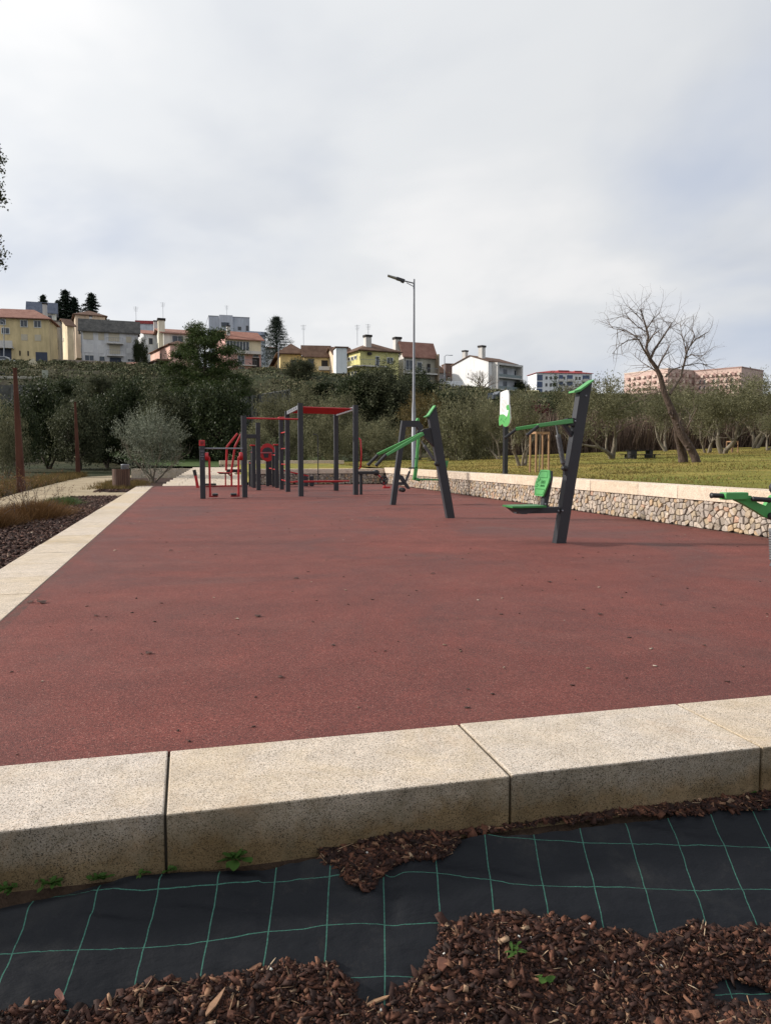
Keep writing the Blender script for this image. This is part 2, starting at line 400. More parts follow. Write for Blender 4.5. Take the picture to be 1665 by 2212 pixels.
# foreground bank: soil, weed fabric, bark mulch
def sheet(x0, x1, y0, y1, nx, ny, zf):
    xx, yy = np.meshgrid(np.linspace(x0, x1, nx), np.linspace(y0, y1, ny)); zz = zf(xx, yy)
    V = np.stack([xx, yy, zz], -1).reshape(-1, 3)
    F = [(j * nx + i, j * nx + i + 1, (j + 1) * nx + i + 1, (j + 1) * nx + i) for j in range(ny - 1) for i in range(nx - 1)]
    return V, np.array(F)
V, F = sheet(-4, 6, .2, KB + .02, 120, 60, lambda X, Y: slope_z(X, Y) - .022)
M_SOIL = m_ground('dark_soil', [(.3, (.035, .022, .015)), (.7, (.075, .048, .032))], 3, 40, bs=.8, bd=.02)
link('planted_bank', numesh('planted_bank', V, F, M_SOIL, 4, True), kind='structure')
def nz3(x, y, s, o=0): return noise.fractal(Vector((x * s, y * s, o)), 1.0, 2.0, 4)
def fabric():
    nx, ny = 420, 150
    xx, yy = np.meshgrid(np.linspace(-2.6, 3.6, nx), np.linspace(.75, 1, ny)); vv = np.linspace(0, 1, ny)[:, None] * np.ones((1, nx))
    edge = np.array([KB - .035 + .012 * math.sin(x * 3.1 + 1) + .02 * nz3(x, 0, 1.7, 9) - (.03 if x < -.2 else 0) * min(1, (-.2 - x) * 2) for x in xx[0]])
    yy = .75 + (edge[None, :] - .75) * vv
    zz = np.empty_like(xx)
    for j in range(ny):
        for i in range(nx):
            x, y = xx[j, i], yy[j, i]; a = x * CR.x + y * CR.y; b = x * CF.x + y * CF.y
            f = .014 * nz3(a * .7, b * 3.2, 1.6, 1.0) + (.011) * nz3(a * 1.6 + b, b * 9, 1.3, 4.0) + -.007 * abs(nz3(a * 1.2, b * 14, 1.6, 8.0)) + .0018 * nz3(a, b, 14, 7.0)
            d = edge[i] - y
            f += .016 * math.exp(-((d - .03) / .022) ** 2) * (.5 + .5 * math.sin(x * 1.3 + 2.2)) * (1.3 if x < .2 else .35)   # rolled upper hem
            f -= .02 * math.exp(-((a - .02) / .03) ** 2 - (d - .1) ** 2 / .01)
            zz[j, i] = f
    zz = zz + slope_z(xx, yy) + .004
    V = np.stack([xx, yy, zz], -1).reshape(-1, 3)
    F = np.array([(j * nx + i, j * nx + i + 1, (j + 1) * nx + i + 1, (j + 1) * nx + i) for j in range(ny - 1) for i in range(nx - 1)])
    n = NB('weed_fabric')
    u = n.N.new('ShaderNodeUVMap'); u.uv_map = 'cloth'; sp = n.N.new('ShaderNodeSeparateXYZ'); n.L.new(u.outputs[0], sp.inputs[0])
    def lines(c, period, off, w, sc):
        t = n.math('ADD', c, n.math('MULTIPLY', n.math('SUBTRACT', n.noise(sc, 3, .5, vec=u.outputs[0]), .5), .022))
        t = n.math('FRACT', n.math('DIVIDE', n.math('ADD', t, off), period))
        t = n.math('ABSOLUTE', n.math('SUBTRACT', t, .5))
        return n.math('LESS_THAN', t, w / period / 2)
    lu = lines(sp.outputs[0], .177, 5.0485, .0036, 1.7); lv = lines(sp.outputs[1], .166, 3.947, .0023, 1.3)
    m = n.math('MAXIMUM', lu, lv)
    m = n.math('MULTIPLY', m, n.ramp(n.noise(160, 3, .7), [(.3, .45), (.6, 1.0)]))
    base = n.ramp(n.noise(2.2, 6, .65, dist=.4), [(.35, (.0052, .0062, .0085)), (.55, (.008, .009, .0115)), (.72, (.021, .021, .021))])
    wv = n.voro(420, sc=(1, 1, 1)); base = n.mix(1.0, base, n.ramp(wv, [(0, .7), (.6, 1.35)]), 'MULTIPLY')
    dust = n.ramp(n.noise(5, 8, .8), [(.56, 0.0), (.76, .20)]); base = n.mix(dust, base, (.12, .10, .085))
    c = n.mix(m, base, (.05, .17, .125))
    b = n.bump(n.noise(9, 5, .6, sc=(1, 2.5, 1)), .5, .012); b = n.bump(wv, .15, .001, b)
    mat = n.fin(c, .62, 0, b, .22)
    me = numesh('weed_fabric', V, F, mat, 4)
    me.polygons.foreach_set('use_smooth', [True] * len(me.polygons))
    uv = me.uv_layers.new(name='cloth'); li = np.empty(len(me.loops), dtype=np.int32); me.loops.foreach_get('vertex_index', li)
    U = (V[:, 0] * CR.x + V[:, 1] * CR.y); W = (V[:, 0] * CF.x + V[:, 1] * CF.y) * 1.13
    W = W + np.interp(U, [-1.8, -1.163, -.679, -.171, 0, .17, .43, .894, 1.342, 2], [.39, .262, .161, .033, .0, -.02, -.017, -.063, -.128, -.22])
    uv.data.foreach_set('uv', np.stack([U[li], W[li]], 1).astype(np.float32).ravel())
    link('weed_fabric', me, label='black woven weed fabric with green grid threads below the near granite kerb', category='fabric')
fabric()

def inside(poly, X, Y):
    r = np.zeros(len(X), bool); n = len(poly)
    for i in range(n):
        x0, y0 = poly[i]; x1, y1 = poly[(i + 1) % n]
        c = ((y0 > Y) != (y1 > Y)) & (X < (x1 - x0) * (Y - y0) / (y1 - y0 + 1e-12) + x0); r ^= c
    return r
def edge_dist(poly, X, Y):
    d = np.full(len(X), 9.0); n = len(poly)
    for i in range(n):
        a = np.array(poly[i]); b = np.array(poly[(i + 1) % n]); ab = b - a
        t = np.clip(((X - a[0]) * ab[0] + (Y - a[1]) * ab[1]) / (ab @ ab), 0, 1)
        d = np.minimum(d, np.hypot(X - a[0] - t * ab[0], Y - a[1] - t * ab[1]))
    return d
def shards(rs, P, L, W, T, flat=.35):
    """jittered six-sided slivers lying about at points P"""
    n = len(P)
    box = np.array([[-1, -1, -1], [1, -1, -1], [1, 1, -1], [-1, 1, -1], [-1, -1, 1], [1, -1, 1], [1, 1, 1], [-1, 1, 1]], float) / 2
    V = box[None] * np.ones((n, 1, 1)); V = V + rs.uniform(-.22, .22, V.shape)
    V = V * np.stack([L, W, T], 1)[:, None, :]
    a = rs.uniform(0, 2 * np.pi, n); t = rs.normal(0, flat, n); r = rs.normal(0, flat, n)
    ca, sa, ct, st, cr, sr = np.cos(a), np.sin(a), np.cos(t), np.sin(t), np.cos(r), np.sin(r)
    x, y, z = V[..., 0], V[..., 1], V[..., 2]
    y, z = y * cr[:, None] - z * sr[:, None], y * sr[:, None] + z * cr[:, None]
    x, z = x * ct[:, None] + z * st[:, None], -x * st[:, None] + z * ct[:, None]
    x, y = x * ca[:, None] - y * sa[:, None], x * sa[:, None] + y * ca[:, None]
    V = np.stack([x, y, z], -1) + P[:, None, :]
    q = np.array([(0, 3, 2, 1), (4, 5, 6, 7), (0, 1, 5, 4), (1, 2, 6, 5), (2, 3, 7, 6), (3, 0, 4, 7)])
    F = (q[None] + (np.arange(n) * 8)[:, None, None]).reshape(-1, 4)
    return V.reshape(-1, 3), F
CHIP = [(0, (.018, .009, .007)), (.35, (.036, .016, .012)), (.62, (.062, .025, .016)), (.80, (.095, .038, .022)), (.92, (.15, .062, .036)), (.975, (.24, .13, .075)), (1, (.36, .25, .16))]
M_CHIP = m_island('bark_chips', CHIP, .8, 90)
def spl(pts): return [slope_pt(*p) for p in pts]
heap1 = spl([(-420, 2560), (-420, 2240), (-150, 2215), (0, 2192), (70, 2178), (150, 2190), (230, 2170), (300, 2130), (380, 2135), (450, 2110), (560, 2106), (610, 2078), (700, 2085), (735, 2110), (762, 2120), (768, 2160), (830, 2205), (850, 2150), (905, 2110), (938, 2060), (942, 2005), (1010, 1985), (1080, 1976), (1150, 1994), (1200, 1976), (1260, 2000), (1400, 2032), (1490, 2000), (1580, 2012), (1680, 2004), (1900, 1990), (2150, 1960), (2150, 2560)])
hole = spl([(1525, 2135), (1580, 2122), (1650, 2132), (1668, 2160), (1600, 2178), (1540, 2170)])
heap2 = spl([(690, 1866), (730, 1862), (765, 1845), (790, 1800), (850, 1785), (925, 1795), (985, 1825), (960, 1852), (880, 1860), (845, 1868), (822, 1890), (790, 1930), (775, 1932), (752, 1895), (735, 1876)])
strip = [(.40, KB), (.40, KB - .035), (.62, KB - .05), (.8, KB - .02), (1.22, KB - .012), (1.42, KB - .03), (1.55, KB - .018), (1.75, KB - .045), (2.4, KB - .06), (2.9, KB - .05), (2.9, KB)]
def mulch():
    rs = np.random.RandomState(11); Ps = []; Hs = []
    for poly, n, hmax, ex in ((heap1, 190000, .028, hole), (heap2, 32000, .022, None), (strip, 8000, .012, None)):
        P = np.array(poly); lo, hi = P.min(0), P.max(0); lo = np.maximum(lo, [-2.2, 1.35]) ; hi = np.minimum(hi, [3.4, KB])
        A = (hi[0] - lo[0]) * (hi[1] - lo[1]); X = rs.uniform(lo[0], hi[0], n); Y = rs.uniform(lo[1], hi[1], n)
        wob = np.array([.022 * nz3(x, y, 9, 2) for x, y in zip(X[:], Y[:])]) if n < 20000 else .02 * np.sin(X * 23 + 3 * np.sin(Y * 31)) * np.cos(Y * 19)
        ins = inside(poly, X + wob, Y + wob * .6)
        if ex is not None: ins &= ~(inside(ex, X - wob, Y + wob))
        X, Y = X[ins], Y[ins]; d = edge_dist(poly, X, Y)
        if ex is not None: d = np.minimum(d, edge_dist(ex, X, Y))
        h = hmax * (1 - np.exp(-d / .035)) * (.65 + .5 * np.sin(X * 11 + 2) * np.sin(Y * 13 + X * 4))
        Ps.append(np.stack([X, Y, slope_z(X, Y) + .006 + h * rs.uniform(.45, 1.0, len(X))], 1)); Hs.append(h)
    P = np.vstack(Ps); n = len(P)
    s = rs.lognormal(0, .60, n)
    L = np.clip(.0098 * s, .003, .060); el = rs.uniform(0, 1, n) < .3; W = L * np.where(el, rs.uniform(.12, .3, n), rs.uniform(.4, .85, n)); W = np.minimum(W, .026); T = np.minimum(L * rs.uniform(.10, .32, n), .009)
    V, F = shards(rs, P, L, W, T, .5)
    link('bark_mulch', numesh('bark_mulch', V, F, M_CHIP, 4), label='heap of reddish brown bark chips spilling over the black fabric in the foreground', category='mulch', kind='stuff')
    # straw-like slivers
    i = rs.choice(n, 750); Q = P[i] + [0, 0, .007]; m = len(Q)
    V, F = shards(rs, Q, rs.uniform(.02, .06, m), rs.uniform(.0015, .0032, m), rs.uniform(.001, .002, m), .35)
    link('wood_splinters', numesh('wood_splinters', V, F, m_island('splinter', [(0, (.16, .09, .05)), (.6, (.30, .19, .11)), (1, (.48, .36, .24))], .7), 4), label='thin tan wood splinters strewn over the bark chips', category='splinters', kind='stuff')
    i = rs.choice(n, 60); Q = P[i] + [0, 0, .008]; m = len(Q)
    V, F = shards(rs, Q, rs.uniform(.003, .009, m), rs.uniform(.003, .007, m), rs.uniform(.003, .006, m), .8)
    link('white_grit', numesh('white_grit', V, F, plain('white_grit', (.62, .6, .55), .8), 4), label='tiny white grit scattered among the bark chips', category='grit', kind='stuff')
mulch()
def z_at(x, y): return float(slope_z(x, y))
BARK = [('large orange brown bark flake left of the green weed on the mulch', 1.0, 955, 2030 + 80, .05, .034, (.12, .045, .025)),
        ('long pale wood splinter standing out at the bottom of the fabric gap', .2, 815, 2170, .075, .010, (.34, .20, .11)),
        ('broad tan splinter lying across the chips at the bottom edge', .9, 465, 2195, .09, .018, (.27, .15, .085)),
        ('curled dark red bark flake lying near the left end of the heap', 2.2, 130, 2185, .045, .02, (.13, .05, .035)),
        ('flat reddish bark flake at the tip of the upper chip heap', .4, 552, 2098, .05, .014, (.16, .075, .04))]
for lab, a, px, py, l, w, c in BARK:
    x, y_ = slope_pt(px, py); z = z_at(x, y_) + (.008 if py < 2105 or px == 815 else .036)
    rs = np.random.RandomState(int(px)); b = MB()
    n = 7; top = []
    for j in range(n):
        t = 2 * math.pi * j / n; u_, v_ = l / 2 * math.cos(t) * rs.uniform(.8, 1.15), w / 2 * math.sin(t) * rs.uniform(.7, 1.2)
        top.append((x + u_ * math.cos(a) - v_ * math.sin(a), y_ + u_ * math.sin(a) + v_ * math.cos(a), z + .25 * (u_ * math.sin(a) + v_ * math.cos(a)) + rs.uniform(0, .004)))
    b.prism(top, (0, 0, .005)); b.build('bark_flake', plain('flake', c, .75, var=.3, scale=60), label=lab, category='bark flake')

# left planting bed, path, verge
def flat(name, poly, z, mat, **t):
    me = bpy.data.meshes.new(name); me.from_pydata([(x, y_, z(x, y_) if callable(z) else z) for x, y_ in poly], [], [tuple(range(len(poly)))])
    me.materials.append(mat); me.update()
    bm = bmesh.new(); bm.from_mesh(me); bmesh.ops.recalc_face_normals(bm, faces=bm.faces)
    for f in bm.faces:
        if f.normal.z < 0: f.normal_flip()
    bmesh.ops.triangulate(bm, faces=bm.faces); bm.to_mesh(me); bm.free()
    return link(name, me, **t)
M_PATH = m_ground('packed_gravel', [(.3, (.27, .21, .135)), (.55, (.36, .29, .19)), (.75, (.50, .42, .30))], .8, 22, .95, .4, .015)
M_MBED = m_ground('mulch_soil', [(.3, (.028, .015, .011)), (.7, (.055, .028, .020))], 2, 45, .95, .9, .03)
path = [(-5.0, 3), (-5.15, 15), (-5.24, 24), (-5.42, 28), (-5.64, 36), (-5.9, 43), (-5.75, 47.5), (-4.4, 50), (2, 51), (2, 47.5), (-2.6, 46.8), (-3.3, 44), (-3.35, 36), (-3.1, 31), (-3.15, 28.4), (-2.55, 27.0), (-1.861, 26.9), (-1.861, 24.3), (-3.0, 25.0), (-3.3, 23.0), (-3.4, 21.5), (-3.7, 19.5), (-3.72, 17.2), (-3.8, 10), (-3.8, 3)]
flat('gravel_path', path, -.075, M_PATH, kind='structure')
flat('mulch_bed', [(-4.1, 2.5), (-1.861, 2.5), (-1.861, 24.6), (-3.3, 25.4), (-4.1, 22)], -.085, M_MBED, kind='structure')
flat('mulch_bed', [(-3.4, 26.5), (-1.861, 26.5), (-1.861, 30.6), (-.8, 30.9), (.35, 44), (-3.4, 44)], -.080, M_MBED, kind='structure')
def bed_chips():
    rs = np.random.RandomState(5)
    n = 15000; Y = rs.uniform(6.5, 24.4, n) ** 1.0; X = rs.uniform(-3.9, -1.87, n)
    edge = -3.75 + .4 * sst(19, 23, Y); k = X > edge + rs.normal(0, .05, n); X, Y = X[k], Y[k]
    X2 = rs.uniform(-3.1, -1.87, 2500); Y2 = rs.uniform(27.1, 38, 2500); X = np.r_[X, X2]; Y = np.r_[Y, Y2]
    P = np.stack([X, Y, -.068 + rs.uniform(0, .022, len(X))], 1); m = len(X)
    L = rs.uniform(.025, .07, m)
    V, F = shards(rs, P, L, L * rs.uniform(.3, .7, m), L * .2, .35)
    link('bed_mulch', numesh('bed_mulch', V, F, m_island('bed_bark', [(0, (.022, .011, .009)), (.5, (.048, .022, .016)), (.86, (.085, .040, .028)), (.965, (.15, .09, .065)), (1, (.34, .27, .21))], .9, 30), 4), label='dark bark mulch covering the bed between the gravel path and the left kerb', category='mulch', kind='stuff')
bed_chips()
# paved ramp beyond the far left corner of the court
ps = link('paving', MB().box((-.9, 30.31, -.2), (1.55, 30.5, -.012)).mesh('paving', plain('ramp_bed', (.20, .18, .15), .95)), kind='structure')
M_SLAB = [m_granite('paver', t, .3) for t in ((1.02, 1.0, .95), (1.05, 1.02, .96), (.97, .94, .88))]
for j in range(12):
    for i in range(6):
        y0 = 30.32 + j * 1.15; x0 = -.95 + i * .62 + (.11 * j)
        if x0 + .62 > 2.75: continue
        z0, z1 = .036 * (y0 - 30.3), .036 * (y0 + 1.15 - 30.3); g = .006
        b = MB(); zz = rr.uniform(0, .003)
        b.add([(x0 + g, y0 + g, z0 + zz), (x0 + .62 - g, y0 + g, z0 + zz), (x0 + .62 - g, y0 + 1.15 - g, z1 + zz), (x0 + g, y0 + 1.15 - g, z1 + zz), (x0 + g, y0 + g, z0 - .1), (x0 + .62 - g, y0 + g, z0 - .1), (x0 + .62 - g, y0 + 1.15 - g, z1 - .1), (x0 + g, y0 + 1.15 - g, z1 - .1)],
              [(0, 1, 2, 3), (7, 6, 5, 4), (0, 4, 5, 1), (1, 5, 6, 2), (2, 6, 7, 3), (3, 7, 4, 0)])
        b.build('paving_slab', rr.choice(M_SLAB), ps)

# ------------------------------------------------------------------ rubble walls with granite coping
M_ST = [m_granite('rubble', t, s_) for t, s_ in (((.72, .72, .74), .1), ((.92, .90, .89), .12), ((.56, .55, .55), .2), ((.90, .74, .56), .45), ((.92, .68, .58), .2), ((.82, .77, .66), .35), ((1.08, 1.03, .97), .08))]
M_MORT = plain('wall_mortar', (.040, .033, .026), .95, bump=.6, bs=30)
def voronoi_cells(rs, s0, s1, z0, z1, sp):
    pts = []; rows = max(1, round((z1 - z0) / sp)); dz = (z1 - z0) / rows
    cols = int((s1 - s0) / sp); ds = (s1 - s0) / cols
    for r in range(-1, rows + 1):
        for c in range(-1, cols + 1):
            pts.append((s0 + (c + .5 + (.5 if r % 2 else 0)) * ds + rs.uniform(-.46, .46) * ds, z0 + (r + .5) * dz + rs.uniform(-.42, .42) * dz, r, c))
    grid = {}
    for p in pts: grid.setdefault((p[2], p[3]), p)
    out = []
    for p in pts:
        if not (0 <= p[2] < rows and 0 <= p[3] < cols): continue
        poly = [(s0, z0), (s1, z0), (s1, z1), (s0, z1)]
        poly = [(max(s0, p[0] - 2 * ds), z0), (min(s1, p[0] + 2 * ds), z0), (min(s1, p[0] + 2 * ds), z1), (max(s0, p[0] - 2 * ds), z1)]
        for r in range(p[2] - 2, p[2] + 3):
            for c in range(p[3] - 2, p[3] + 3):
                q = grid.get((r, c))
                if q is None or q is p: continue
                nx_, ny_ = q[0] - p[0], q[1] - p[1]; m = ((q[0] + p[0]) / 2 * nx_ + (q[1] + p[1]) / 2 * ny_)
                new = []
                for i in range(len(poly)):
                    a, b = poly[i], poly[(i + 1) % len(poly)]; da = a[0] * nx_ + a[1] * ny_ - m; db = b[0] * nx_ + b[1] * ny_ - m
                    if da <= 0: new.append(a)
                    if (da < 0) != (db < 0) and abs(da - db) > 1e-12:
                        t = da / (da - db); new.append((a[0] + (b[0] - a[0]) * t, a[1] + (b[1] - a[1]) * t))
                poly = new
                if len(poly) < 3: break
            if len(poly) < 3: break
        if len(poly) >= 3: out.append(poly)
    return out
def stone_geo(rs, poly, place, gap=.0075):
    cx = sum(p[0] for p in poly) / len(poly); cz = sum(p[1] for p in poly) / len(poly); k = len(poly)
    # corners of very short edges are merged
    pp = [poly[0]]
    for q in poly[1:]:
        if math.hypot(q[0] - pp[-1][0], q[1] - pp[-1][1]) > .012: pp.append(q)
    if len(pp) > 3 and math.hypot(pp[0][0] - pp[-1][0], pp[0][1] - pp[-1][1]) < .012: pp.pop()
    if len(pp) < 3: return None
    k = len(pp); size = min(math.hypot(p[0] - cx, p[1] - cz) for p in pp)
    if size < .016: return None
    def ring(shrink, dep, j=0):
        r = []
        for p in pp:
            d = math.hypot(p[0] - cx, p[1] - cz); f = max(.2, (d - shrink) / d)
            r.append(place(cx + (p[0] - cx) * f, cz + (p[1] - cz) * f, dep + rs.uniform(-j, j)))
        return r
    dp = rs.uniform(.016, .046)
    vs = ring(gap, -.03) + ring(gap, dp * .62, .006) + ring(gap + size * .13, dp, .006) + [place(cx + rs.uniform(-.3, .3) * size, cz + rs.uniform(-.3, .3) * size, dp + rs.uniform(-.002, .009))]
    fs = [(a * k + i, a * k + (i + 1) % k, (a + 1) * k + (i + 1) % k, (a + 1) * k + i) for a in (0, 1) for i in range(k)] + [(2 * k + i, 2 * k + (i + 1) % k, 3 * k) for i in range(k)]
    return vs, fs
def rubble_wall(name, label, origin, s0, s1, z0, zt, place, back, sp, parts, rng, cope_len, ch, seed, joints=None, near=None):
    rs = random.Random(seed); w = thing(name, label, 'stone wall', origin)
    back().build('wall_core', M_MORT, w)
    cells = voronoi_cells(rs, s0, s1, z0, zt - ch, sp)
    cells.sort(key=lambda c: sum(p[0] for p in c) / len(c))
    cnt = 0; rest = MB(); last = []
    for c in cells:
        s = sum(p[0] for p in c) / len(c); g = stone_geo(rs, c, place)
        if g is None: continue
        mi = rs.choices(range(7), (26, 22, 18, 10, 5, 12, 7))[0]
        if rng[0] < s < rng[1] and cnt < parts:
            MB().add(g[0], g[1]).build('stone', M_ST[mi], w); cnt += 1
        else: rest.add(g[0], g[1], mi=mi)
    if rest.v: rest.build('stone', M_ST, w, kind='stuff')
    return w
def place_e(s, z, d): return (7.90 - d, s, z)
we = rubble_wall('retaining_wall', 'low rubble wall with pale granite coping along the right side of the red court', (8.1, 17, 0), 4.0, 30.7, 0, .655, place_e, lambda: MB().box((7.91, 4, -.1), (8.25, 30.9, .435)), .096, 300, (8.9, 40), 1.2, .205, 7)
M_COP = [m_granite('coping', t, s_) for t, s_ in (((1.28, 1.22, 1.14), .08), ((1.34, 1.29, 1.22), .05), ((1.24, 1.17, 1.06), .18))]
js = [4.0, 5.6, 7.3, 8.6, 9.93, 11.11, 12.27, 13.96, 15.7, 17.5, 18.83, 20.4, 22.0, 23.5, 25.0, 26.6, 28.1, 29.5, 30.75]
for a, b in zip(js[:-1], js[1:]):
    MB().cbox((7.84 + rr.uniform(-.004, .004), a + .004, .442), (8.30, b - .004, .655 + rr.uniform(-.002, .002)), .006).build('coping_stone', rr.choice(M_COP), we)
def place_n(s, z, d): return (s, 30.75 - d, z)
wn = rubble_wall('retaining_wall', 'shaded rubble wall with granite coping closing the far end of the red court', (5, 30.9, 0), 2.6, 7.84, 0, .60, place_n, lambda: MB().box((2.6, 30.76, -.1), (7.9, 31.1, .42)), .115, 0, (0, 0), 1.2, .19, 9)
x = 2.55
while x < 7.6:
    e = min(x + rr.uniform(1.0, 1.4), 7.83)
    if 7.83 - e < .5: e = 7.83
    MB().cbox((x + .004, 30.69, .425), (e - .004, 31.15, .615), .006).build('coping_stone', rr.choice(M_COP), wn); x = e
w2 = rubble_wall('garden_wall', 'second low rubble wall with pale coping beyond the grass behind the climbing rig', (6, 46, .2), 1.8, 9.2, .15, .86, lambda s, z, d: (s, 46 - d, z), lambda: MB().box((1.8, 46.01, -.2), (9.2, 46.3, .64)), .16, 0, (0, 0), 1.2, .24, 19)
x = 1.8
while x < 9.1:
    MB().cbox((x + .004, 45.92, .625), (min(x + 1.3, 9.2) - .004, 46.4, .86), .006).build('coping_stone', rr.choice(M_COP), w2); x += 1.3
w3 = thing('garden_wall', 'low beige stone edging wall behind the round silvery olive bush on the left', 'stone wall', (-1, 42, 0))
for i in range(6):
    MB().cbox((-3.0 + i * .8 + .004, 44.2, -.15), (-3.0 + (i + 1) * .8 - .004, 44.6, .43), .006).build('wall_block', M_GR2, w3)

# lawn terrace
def lawn():
    xs_ = np.concatenate([np.linspace(8.28, 14, 24), np.linspace(14.4, 60, 60)]); ys_ = np.concatenate([np.linspace(2, 31.1, 70), np.linspace(31.6, 56, 45)])
    xx, yy = np.meshgrid(xs_, ys_); zz = lawn_z(xx, yy) + np.array([[.03 * nz3(a, b, .35, 5) + .008 * nz3(a, b, 2.5, 1) for a, b in zip(r, q)] for r, q in zip(xx, yy)])
    zz[:, 0] = .62; nx = len(xs_); ny = len(ys_)
    V = np.stack([xx, yy, zz], -1).reshape(-1, 3)
    F = np.array([(j * nx + i, j * nx + i + 1, (j + 1) * nx + i + 1, (j + 1) * nx + i) for j in range(ny - 1) for i in range(nx - 1)])
    n = NB('winter_lawn')
    f = n.noise(.8, 7, .7, dist=.5, sc=(1, .55, 1)); f2 = n.noise(9, 6, .75); f3 = n.noise(.12, 3, .5)
    c = n.ramp(f, [(.30, (.12, .125, .026)), (.46, (.21, .185, .042)), (.60, (.30, .235, .065)), (.74, (.37, .27, .10))])
    c = n.mix(1.0, c, n.ramp(f2, [(.28, .5), (.72, 1.3)]), 'MULTIPLY'); c = n.mix(1.0, c, n.ramp(f3, [(.35, (.8, .95, .7)), (.65, (1.1, 1.0, .95))]), 'MULTIPLY')
    m = n.fin(c, .9, 0, n.bump(f2, .8, .05), .15)
    link('lawn', numesh('lawn', V, F, m, 4), kind='structure')
    # back lawn strip behind the far wall
    V, F = sheet(1.8, 8.3, 31.1, 46.0, 30, 40, lambda X, Y: .50 + .012 * (Y - 31) + .01 * np.sin(X * 3) * np.sin(Y * 2) - .5 * (1 - sst(2.0, 3.2, X)))
    link('back_lawn', numesh('back_lawn', V, F, m, 4), kind='structure')
    rs = np.random.RandomState(2); n_ = 52000
    Y = 8.8 + 38 * rs.uniform(0, 1, n_) ** 1.5; X = 8.32 + 26 * rs.uniform(0, 1, n_) ** 1.4
    Z = lawn_z(X, Y); h = rs.uniform(.02, .055, n_); w = rs.uniform(.008, .02, n_) * (1 + .06 * Y); a = rs.uniform(0, 6.28, n_); le = rs.normal(0, .03, (n_, 2))
    dx, dy = np.cos(a) * w / 2, np.sin(a) * w / 2
    V = np.stack([np.stack([X - dx, Y - dy, Z - .01], 1), np.stack([X + dx, Y + dy, Z - .01], 1), np.stack([X + le[:, 0], Y + le[:, 1], Z + h], 1)], 1).reshape(-1, 3)
    link('grass', numesh('grass', V, np.arange(3 * n_).reshape(-1, 3), m_leaf('grass_blade', (.10, .10, .022), (.30, .22, .08), .7, .3), 3), label='short yellowing winter grass on the terrace behind the stone wall', category='grass', kind='stuff')
lawn()
flat('far_meadow', [(-2, 52), (9.5, 47), (12, 75), (-10, 78)], lambda x, y_: .28 + .045 * (y_ - 47), m_ground('green_meadow', [(.3, (.035, .07, .018)), (.7, (.075, .11, .03))], .5, 6), kind='structure')

# things lying on the court
def leafbit(x, y_, z, l, a, rs):
    b = MB(); p = []
    for t, w in ((-.5, .06), (-.2, .32), (.15, .38), (.5, .03), (.15, -.34), (-.2, -.36)):
        u_, v_ = t * l, w * l * rs.uniform(.8, 1.2)
        p.append((x + u_ * math.cos(a) - v_ * math.sin(a), y_ + u_ * math.sin(a) + v_ * math.cos(a), z + abs(w) * l * .5))
    return b.prism(p, (0, 0, .002))
M_DL = [plain('dead_leaf', (.06, .028, .02), .8, var=.3), plain('pale_leaf', (.38, .30, .22), .8, var=.2)]
rs_ = random.Random(8)
def court_at(px, py):
    a, b = ray(px, py); v = CR * a + CF; D = -CAMZ / b; return v.x * D, v.y * D
for i, (px, py, l) in enumerate(((557, 1332, .06), (322, 1412, .05), (607, 1464, .035), (1296, 1328, .045), (1186, 1258, .045), (1428, 1307, .035), (90, 1303, .09), (66, 1302, .06), (640, 1250, .05), (208, 1331, .04), (720, 1395, .03), (1010, 1490, .022), (1520, 1395, .03), (370, 1190, .06), (935, 1240, .05))):
    x, y_ = court_at(px, py)
    if x < -1.25: continue
    leafbit(x, y_, .002, l, rs_.uniform(0, 6), rs_).build('dead_leaf', M_DL[0], label={0: 'dark crumpled dead leaf lying alone left of the middle of the red court', 6: 'largest dark dead leaf on the red court, lying beside the left kerb', 7: 'dark dead leaf touching the left kerb just left of the largest one'}.get(i, 'small dark curled dead leaf lying loose on the red rubber court'), category='leaf', group='dead leaves on the red court')
for i, (px, py, l) in enumerate(((462, 1292, .022), (512, 1338, .03), (250, 1190, .05), (92, 1473, .014), (672, 1258, .02))):
    x, y_ = court_at(px, py)
    leafbit(x, y_, .002, l, rs_.uniform(0, 6), rs_).build('pale_leaf', M_DL[1], label='tiny pale dry leaf scrap lying on the red rubber court', category='leaf', group='pale leaf scraps on the red court')
rs = np.random.RandomState(21); n = 420
X = rs.uniform(-1.2, 7.7, n); Y = 3.1 + 26 * rs.uniform(0, 1, n) ** 1.6
L = rs.uniform(.006, .02, n) * (1 + Y * .04)
V, F = shards(rs, np.stack([X, Y, np.full(n, .004)], 1), L, L * .5, np.full(n, .003), .1)
link('leaf_litter', numesh('leaf_litter', V, F, m_island('litter', [(0, (.03, .018, .015)), (.55, (.07, .035, .025)), (.8, (.22, .16, .11)), (1, (.5, .42, .34))]), 4), label='specks of leaf litter and grit scattered over the red court', category='litter', kind='stuff')
